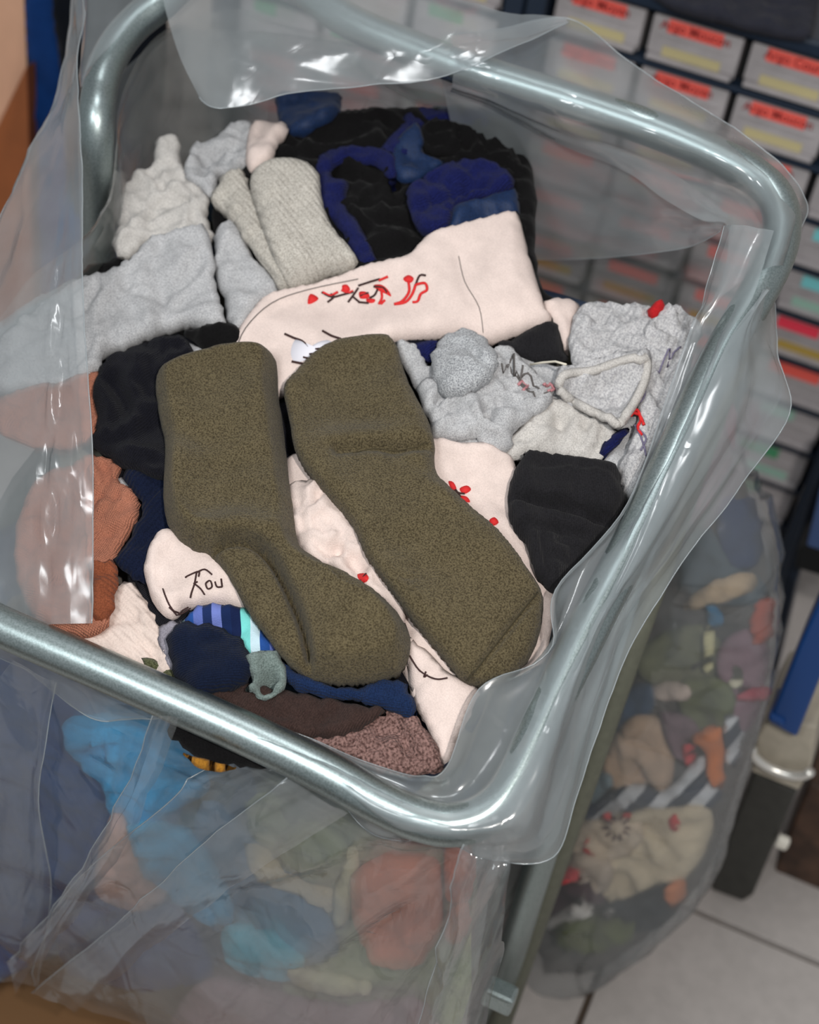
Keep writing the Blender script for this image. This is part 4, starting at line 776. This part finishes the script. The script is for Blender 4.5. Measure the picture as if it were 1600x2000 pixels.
# the two olive socks on top
S_('o1', 'sock', 'sock', 'left olive terry sock, heel folded over its foot, on the cream socks', olive, [(306, 752), (322, 730), (362, 712), (400, 702), (440, 690), (500, 688), (530, 698), (542, 724), (546, 780), (556, 860), (566, 940), (574, 1010), (586, 1070), (620, 1100), (680, 1128), (740, 1168), (786, 1216), (802, 1262), (792, 1306), (760, 1326), (700, 1338), (650, 1338), (600, 1326), (560, 1296), (520, 1248), (480, 1190), (446, 1132), (412, 1090), (376, 1078), (346, 1054), (326, 1022), (322, 960), (324, 880), (312, 810)], **q(jit=.0004, nf=2, fa=.0012, th=.030, R=.017, wr=(.09, .0025, False), grid=.0024, smooth=9,
    creases=[([(590, 1330), (604, 1300), (598, 1250), (580, 1190), (548, 1120), (520, 1080), (480, 1062), (440, 1064), (410, 1076)], -.020, .0032), ([(600, 1320), (618, 1270), (600, 1200), (560, 1120), (524, 1076)], -.004, .008), ([(350, 1030), (376, 1044), (410, 1046), (470, 1038), (520, 1050)], .007, .013), ([(610, 1120), (640, 1200), (650, 1300)], .003, .02), ([(640, 1180), (600, 1110), (590, 1040)], -.003, .012)],
    lifts=[([(300, 660), (560, 660), (620, 1090), (820, 1200), (820, 1360), (604, 1350), (604, 1270), (586, 1200), (550, 1120), (510, 1066), (440, 1062), (380, 1072), (330, 1040), (300, 900)], .014, .003)]))
S_('o2', 'sock', 'sock', 'right olive terry sock lying with its toe towards the lower right', olive, [(556, 768), (576, 738), (612, 702), (656, 676), (710, 668), (756, 666), (774, 682), (786, 720), (806, 772), (836, 828), (848, 872), (850, 922), (872, 956), (916, 996), (962, 1034), (1006, 1084), (1044, 1138), (1060, 1176), (1058, 1222), (1040, 1280), (1008, 1322), (972, 1340), (930, 1342), (896, 1324), (850, 1270), (800, 1206), (756, 1146), (716, 1090), (684, 1026), (648, 980), (604, 930), (578, 886), (566, 830)], **q(jit=.0004, nf=2, fa=.0012, th=.030, R=.017, wr=(.09, .002, False), grid=.0024, smooth=9,
    creases=[([(650, 862), (700, 852), (760, 850), (840, 838)], .005, .012), ([(660, 882), (720, 872), (790, 874), (846, 862)], -.009, .005), ([(800, 880), (830, 920), (870, 962)], .004, .012), ([(1056, 1150), (1010, 1206), (960, 1270), (912, 1334)], -.006, .0026), ([(850, 930), (800, 900), (770, 880)], -.003, .008)]))

SOCK['o2'].stitch('toe_seam', [[(1050, 1156), (1010, 1206), (960, 1270), (914, 1330)]], 2.2, plain('olive_seam_shade', (52, 46, 28), .95), 'toe seam with its shade drawn as a dark line')  # dark line paints the shade inside the toe seam's groove
SOCK['o2'].stitch('seam', [[(690, 884), (730, 876), (790, 876), (836, 866)]], 2.0, plain('olive_fold_shade', (64, 56, 36), .95))  # no seam here, the line paints shade into the fold
# ================================================================ contents against the front of the bag
def fb(nm, label, col, px, kind='plain', fr=FRONT, **kw):
    d = dict(th=.022, R=.02, nf=5, fa=.004, wr=(.05, .004, True), grid=.007, smooth=4); d.update(kw)
    if fr is FRONT: col = tuple(int(c_*min(1.45, 240/max(col))) for c_ in col)
    if fr is BAG2: col = tuple(int(c_*min(1.2, 236/max(col))) for c_ in col)
    mat = fabric('cloth_%d_%d_%d_%s' % (*col, kind), col, kind, mott=.14)
    return S_(nm+label[:9], nm, 'cloth' if nm == 'cloth' else ('sock' if nm == 'sock' else 'garment'), label, mat, px, fr=fr, **q(**d))
fb('garment', 'dark blue garment filling the front left of the bag', (18, 52, 96), [(-60, 1300), (60, 1270), (200, 1340), (330, 1400), (380, 1500), (330, 1640), (200, 1800), (60, 1880), (-60, 1880)], th=.03)
fb('garment', 'navy garment low in the front of the bag behind the plastic folds', (24, 44, 92), [(120, 1800), (240, 1760), (340, 1740), (420, 1900), (360, 1920), (280, 1930), (140, 1890)])
fb('cloth', 'mossy grey cloth behind the plastic at lower right of the bag', (112, 116, 92), [(480, 1560), (640, 1580), (760, 1640), (920, 1670), (925, 1800), (870, 2040), (500, 2060), (560, 1900)], th=.016)
fb('cloth', 'slate blue cloth at the middle of the bag front', (66, 92, 116), [(400, 1560), (500, 1640), (640, 1780), (660, 1860), (580, 1880), (460, 1840), (380, 1740)])
fb('cloth', 'mauve cloth at the bottom of the bag front', (128, 104, 108), [(380, 1920), (520, 1930), (660, 1960), (820, 1950), (830, 2060), (360, 2080)])
fb('sock', 'bright turquoise blue sock, broad one directly under the left rail', (38, 138, 186), [(130, 1400), (230, 1395), (330, 1420), (400, 1490), (410, 1540), (330, 1590), (270, 1640), (226, 1600), (200, 1520), (150, 1480)])
fb('sock', 'turquoise sock slanting down the middle of the bag front', (48, 150, 190), [(240, 1620), (300, 1600), (390, 1640), (440, 1720), (460, 1800), (400, 1790), (320, 1740), (260, 1690)])
fb('sock', 'peach pink sock behind the plastic below the turquoise one', (204, 158, 142), [(214, 1600), (240, 1590), (262, 1660), (290, 1720), (330, 1750), (280, 1776), (200, 1750), (190, 1700)])
fb('sock', 'teal striped sock low at the middle of the bag front', (72, 150, 168), [(436, 1812), (500, 1806), (570, 1850), (600, 1880), (570, 1910), (500, 1900), (450, 1870)])
fb('sock', 'cream strip of sock running down right behind the front plastic', (212, 194, 162), [(480, 1640), (530, 1660), (560, 1700), (660, 1744), (648, 1776), (560, 1740), (500, 1700)])
fb('sock', 'upright thin cream sock strip at the right of the bag front', (214, 202, 164), [(676, 1650), (704, 1660), (700, 1720), (680, 1800), (654, 1800), (662, 1720)])
fb('sock', 'cream curl of sock near the bottom of the bag front', (206, 198, 164), [(570, 1880), (620, 1900), (720, 1915), (716, 1940), (620, 1930), (570, 1905)])
fb('sock', 'salmon sock bulging at the right of the bag front', (196, 116, 92), [(700, 1690), (780, 1660), (860, 1690), (866, 1800), (830, 1870), (760, 1880), (706, 1820), (690, 1750)], th=.03)
fb('sock', 'rust orange sock behind the corner of the plastic by the leg', (176, 76, 36), [(866, 1650), (928, 1660), (930, 1720), (910, 1760), (876, 1750)])
fb('sock', 'small orange sock tip near the front leg', (222, 110, 62), [(884, 1766), (916, 1760), (924, 1790), (900, 1836), (876, 1830)])
fb('sock', 'olive grey sock at the upper middle of the bag front', (104, 108, 80), [(560, 1620), (620, 1600), (680, 1640), (660, 1710), (600, 1720), (540, 1680)])

# ================================================================ second sack behind, standing on the floor
bag2 = empty('plastic_bag', (.1, 1.25, 0), 'clear plastic sack of mixed socks standing on the tiles behind the metal legs', 'bag')
out2 = [(1030, 1898), (1070, 1916), (1120, 1924), (1180, 1906), (1240, 1868), (1300, 1822), (1370, 1752), (1420, 1670), (1452, 1560), (1492, 1420), (1520, 1300), (1532, 1160), (1524, 1050), (1500, 985), (1470, 935), (1440, 880), (1390, 800), (1330, 780), (1260, 900), (1180, 1100), (1120, 1300), (1060, 1500), (1030, 1700)]
z = S_('z0', 'sock_heap', 'sock heap', 'grey jumble of socks at the core of the rear sack', fabric('jumble', (110, 104, 100), 'plain', mott=.3), [(1044, 1850), (1090, 1900), (1180, 1880), (1290, 1800), (1360, 1730), (1400, 1660), (1440, 1540), (1480, 1420), (1505, 1300), (1510, 1160), (1490, 1030), (1430, 900), (1330, 830), (1200, 1100), (1100, 1400), (1050, 1650)], fr=BAG2, **q(th=.07, R=.07, wr=(.06, .012, True), grid=.012)); z.obj['kind'] = 'stuff'
def b2(label, col, px, kind='plain', **kw): return fb('sock', label, col, px, kind, fr=BAG2, **kw)
b2('maroon sock high in the rear sack, seen through the folded collar', (150, 66, 88), [(1330, 880), (1380, 800), (1430, 780), (1440, 850), (1400, 960), (1340, 1030), (1310, 980)])
b2('dull navy sock at the top of the rear sack', (44, 56, 88), [(1420, 960), (1470, 980), (1490, 1040), (1480, 1100), (1430, 1110), (1400, 1040)])
b2('slate sock under the top of the rear sack', (72, 84, 92), [(1330, 1060), (1390, 1030), (1430, 1100), (1480, 1120), (1500, 1170), (1420, 1180), (1340, 1150)])
b2('sand beige sock lying crosswise high in the rear sack', (186, 162, 132), [(1340, 1170), (1400, 1130), (1460, 1115), (1480, 1145), (1420, 1170), (1350, 1190)])
b2('olive green sock, upper of the two in the rear sack', (104, 104, 78), [(1240, 1290), (1300, 1230), (1380, 1220), (1420, 1290), (1380, 1340), (1290, 1340)])
b2('mauve sock at the right side of the rear sack', (126, 98, 108), [(1420, 1240), (1490, 1230), (1500, 1320), (1470, 1420), (1420, 1400), (1400, 1320)])
b2('brick red sock at the right edge of the rear sack', (160, 74, 54), [(1470, 1190), (1500, 1160), (1516, 1190), (1510, 1240), (1480, 1256), (1466, 1230)])
b2('teal blue scrap in the rear sack', (44, 104, 140), [(1380, 1180), (1410, 1190), (1416, 1216), (1390, 1220)])
b2('pale yellow sock strip in the middle of the rear sack', (190, 184, 140), [(1380, 1220), (1398, 1230), (1396, 1290), (1380, 1310), (1372, 1270)])
b2('ivory sock tip right of the green sock in the rear sack', (206, 200, 176), [(1436, 1300), (1454, 1306), (1450, 1340), (1420, 1338), (1430, 1320)])
b2('moss green sock in the middle of the rear sack', (96, 100, 66), [(1330, 1330), (1400, 1320), (1440, 1360), (1420, 1420), (1360, 1430), (1330, 1390)])
b2('beige sock toe left of the moss green sock in the rear sack', (190, 172, 160), [(1270, 1340), (1300, 1330), (1345, 1334), (1350, 1358), (1310, 1366), (1276, 1358)])
b2('blue grey sock at the left of the rear sack', (64, 80, 104), [(1220, 1350), (1250, 1330), (1280, 1345), (1270, 1400), (1220, 1450), (1200, 1420)])
b2('crimson sock strip at the right of the rear sack', (164, 62, 76), [(1446, 1342), (1500, 1340), (1504, 1362), (1450, 1366)])
b2('tan beige sock foot in the middle of the rear sack', (178, 150, 126), [(1180, 1480), (1230, 1400), (1290, 1400), (1320, 1450), (1310, 1540), (1260, 1560), (1200, 1530)], th=.03)
b2('dusky purple sock beside the tan one in the rear sack', (112, 88, 98), [(1290, 1390), (1350, 1400), (1370, 1440), (1340, 1490), (1310, 1460)])
b2('red wool tip next to the orange sock in the rear sack', (190, 60, 66), [(1336, 1452), (1360, 1456), (1362, 1480), (1340, 1490)])
zebra = fabric('white_navy_stripes', (220, 220, 222), 'plain', ang=20, stripe=(34, [(214, 216, 220), (46, 56, 74)]))
S_('zb', 'sock', 'sock', 'white and navy striped sock across the rear sack', zebra, [(1130, 1586), (1160, 1556), (1230, 1530), (1300, 1540), (1350, 1490), (1380, 1470), (1400, 1520), (1414, 1545), (1380, 1576), (1290, 1570), (1200, 1590), (1150, 1600)], fr=BAG2, **q(th=.03, R=.02, wr=(.05, .005, True), grid=.006))
zb2 = S_('zc', 'sock', 'sock', 'short striped sock end above the orange sock in the rear sack', zebra, [(1416, 1400), (1446, 1396), (1452, 1440), (1440, 1490), (1420, 1480)], fr=BAG2, **q(th=.03, R=.02, grid=.006))
b2('bright orange sock toe at the right of the rear sack', (204, 110, 40), [(1350, 1440), (1384, 1416), (1412, 1420), (1416, 1480), (1420, 1520), (1404, 1534), (1386, 1520), (1380, 1460)], th=.034)
b2('grey blue sock beside the leg in the rear sack', (112, 128, 134), [(1140, 1500), (1180, 1500), (1200, 1530), (1150, 1570), (1130, 1570)])
e1 = b2('cream sock with red dot in the rear sack', (222, 206, 176), [(1120, 1620), (1200, 1590), (1290, 1576), (1390, 1574), (1388, 1640), (1350, 1700), (1300, 1740), (1240, 1760), (1180, 1750), (1110, 1680)], th=.03)
e1.patch('embroidery', [[(1306, 1600), (1320, 1594), (1330, 1614), (1318, 1624), (1308, 1616)]], thr_red, 'red dot')
e2 = b2('beige sock with ring of red and brown stitches in the rear sack', (200, 182, 160), [(1118, 1610), (1160, 1598), (1240, 1590), (1260, 1620), (1240, 1660), (1180, 1680), (1120, 1670)], th=.02)
pt = []
for k_ in range(10):
    a_ = k_*math.pi/5; pt.append([(1206+14*math.cos(a_), 1617+14*math.sin(a_)), (1206+27*math.cos(a_), 1617+25*math.sin(a_))])
e2.stitch('embroidery', pt, 5, thr_mar, 'ring of brown stitches')
e2.patch('embroidery', [[(1178, 1592), (1190, 1590), (1192, 1602), (1180, 1602)], [(1216, 1592), (1232, 1592), (1232, 1602), (1220, 1602)]], thr_red, 'red stitches')
b2('grey beige sock with red drop in the rear sack', (178, 162, 146), [(1110, 1670), (1180, 1660), (1200, 1700), (1180, 1740), (1110, 1730)]).patch('embroidery', [[(1148, 1640), (1156, 1660), (1160, 1672), (1148, 1672), (1138, 1660)]], thr_red, 'red drop')
b2('coral red sock near the metal leg in the rear sack', (206, 84, 88), [(1088, 1690), (1130, 1688), (1140, 1712), (1100, 1716), (1084, 1710)], th=.04)
b2('dark plum sock near the bottom of the rear sack', (74, 54, 60), [(1080, 1730), (1150, 1724), (1200, 1740), (1160, 1770), (1080, 1790)])
b2('black sock at the bottom of the rear sack', (26, 32, 38), [(1180, 1770), (1250, 1740), (1300, 1720), (1330, 1760), (1300, 1800), (1230, 1806)], th=.03)
b2('white sock end with blue stripe low in the rear sack', (226, 222, 216), [(1070, 1796), (1120, 1760), (1170, 1730), (1210, 1736), (1210, 1764), (1150, 1780), (1090, 1800)], th=.04)
b2('orange brown heel low at the right of the rear sack', (190, 116, 76), [(1298, 1730), (1336, 1716), (1344, 1740), (1322, 1764), (1304, 1752)], th=.036)
b2('army green sock at the bottom of the rear sack', (92, 98, 62), [(1090, 1800), (1140, 1790), (1200, 1790), (1240, 1800), (1236, 1826), (1180, 1846), (1110, 1840)], th=.04)
# film of the rear sack: front and back of a pillow
z = Soft(BAG2, out2, th=.12, R=.12, wr=(.09, .005, False), seed=77, grid=.011, sink=.3, drape=0)
sack_m = film('sack_polythene', haze=.19, blur=.14, clear=.66)
o = z.build('sack_skin', sack_m, bag2)

# ================================================================ machine stand and column at the right edge
mg = plain('charcoal_cast_metal', (52, 52, 48), .5, bump=.3, scale=70, var=.2); mb = plain('cobalt_blue_paint', (16, 62, 122), .35, bump=.1, scale=60)
mw_ = plain('worn_beige_enamel', (176, 168, 152), .35, bump=.2, scale=60, var=.12); mr = plain('rusty_brown_metal', (70, 50, 38), .6, bump=.3, scale=40, var=.5)
def at(px, py, y): return Vector(YP(px, py, y))
ms = empty('machine_stand', FP(1440, 1745), 'machine foot at right: charcoal box, beige collar, blue upright channel', 'machine')
yb = 1.30
def prism(nm, pts, y, th, mat, parent, bev=0):
    o = slab(nm, [YP(a_, b_, y) for a_, b_ in pts], th, mat, parent)
    md = o.modifiers.new('bevel', 'BEVEL'); md.width = .004; md.segments = 2; return o
prism('foot_box', [(1388, 1738), (1452, 1762), (1470, 1750), (1556, 1548), (1472, 1508), (1400, 1690)], 1.285, .10, mg, ms)
prism('collar', [(1466, 1508), (1560, 1546), (1584, 1500), (1596, 1420), (1500, 1400), (1478, 1440)], 1.275, .12, mw_, ms)
c0 = YP(1528, 1478, 1.268)
V_, F_ = sweep([c0+np.array([.035*math.cos(a_), -.004, .022*math.sin(a_)]) for a_ in np.linspace(math.pi*1.0, math.pi*2.0, 14)], .006, 10); link('collar_ring', mesh('collar_ring', V_, F_), plain('polished_steel', (226, 224, 218), .25, metal=.6), ms)
prism('channel', [(1500, 1412), (1556, 1442), (1660, 1180), (1622, 1120), (1560, 1260)], 1.25, .05, mb, ms)
prism('channel_lip', [(1498, 1408), (1530, 1424), (1534, 1412), (1502, 1396)], 1.245, .05, mb, ms)
k_ = YP(1529, 1645, 1.28); box('knob', k_, (.016, .012, .018), plain('white_knob', (230, 226, 214), .4), ms, bev=.005)
rb = prism('rust_plinth', [(1482, 1778), (1620, 1836), (1640, 1560), (1580, 1530)], 1.36, .14, mr, None); tag(rb, 'rusty brown metal plinth on the tiles at the lower right edge', 'plinth')
pk = prism('upright_post', [(1496, 1330), (1528, 1140), (1572, 1000), (1612, 880), (1640, 860), (1600, 1010), (1556, 1140), (1512, 1330)], 1.62, .04, navy, None); tag(pk, 'dark navy upright beside the right end of the cabinet', 'post')
bx = prism('tool_case', [(1574, 1068), (1600, 960), (1660, 860), (1680, 1100)], 1.55, .08, plain('faded_blue_case', (70, 92, 136), .5, bump=.1), None); tag(bx, 'faded blue case at the right edge beside the navy upright', 'case')
b3 = prism('black_bracket', [(1556, 1078), (1570, 1060), (1680, 1100), (1680, 1150), (1552, 1110)], 1.56, .08, blk, None); tag(b3, 'black bracket under the faded blue case at the right edge', 'bracket')
# dark garment bag on top of the cabinet at the top right
tp = Frame((-.2, 1.99, .875), (0, 0, 1)); 
S_('top', 'cloth', 'cloth', 'dark navy cloth with lighter blotches spread on top of the cabinet', fabric('blotchy_navy', (36, 40, 54), 'plain', col2=(60, 58, 62)), [(1230, -60), (1300, 4), (1420, 40), (1530, 66), (1590, 60), (1570, -100), (1300, -140)], fr=tp, **q(th=.02, R=.015, wr=(.06, .008, True), grid=.01))
# blue garment hanging by the board at the upper left
fb('garment', 'blue garment hanging at the top left behind the plastic', (20, 62, 124), [(58, -60), (88, 560), (200, 620), (290, 300), (240, -100), (140, -120)], fr=Frame((-1.0, 1.66, .9), (0, -1, .05)), th=.04, drape=0, jit=.002, wr=(.2, .006, False), grid=.012)
fb('garment', 'black garment beside the blue one at the top left', (14, 18, 26), [(118, -80), (132, 200), (150, 400), (260, 420), (330, 100), (280, -100)], fr=Frame((-.95, 1.60, .9), (0, -1, .05)), th=.04, drape=0, jit=.002, wr=(.2, .006, False), grid=.012)
cbx = box('cardboard_box', FP(60, 2060, .1)+np.array([0, .03, -.05]), (.5, .3, .1), plain('brown_cardboard', (110, 78, 46), .85, bump=.1), None, bev=.003); tag(cbx, 'brown box on the floor at the bottom left under the bag', 'box')
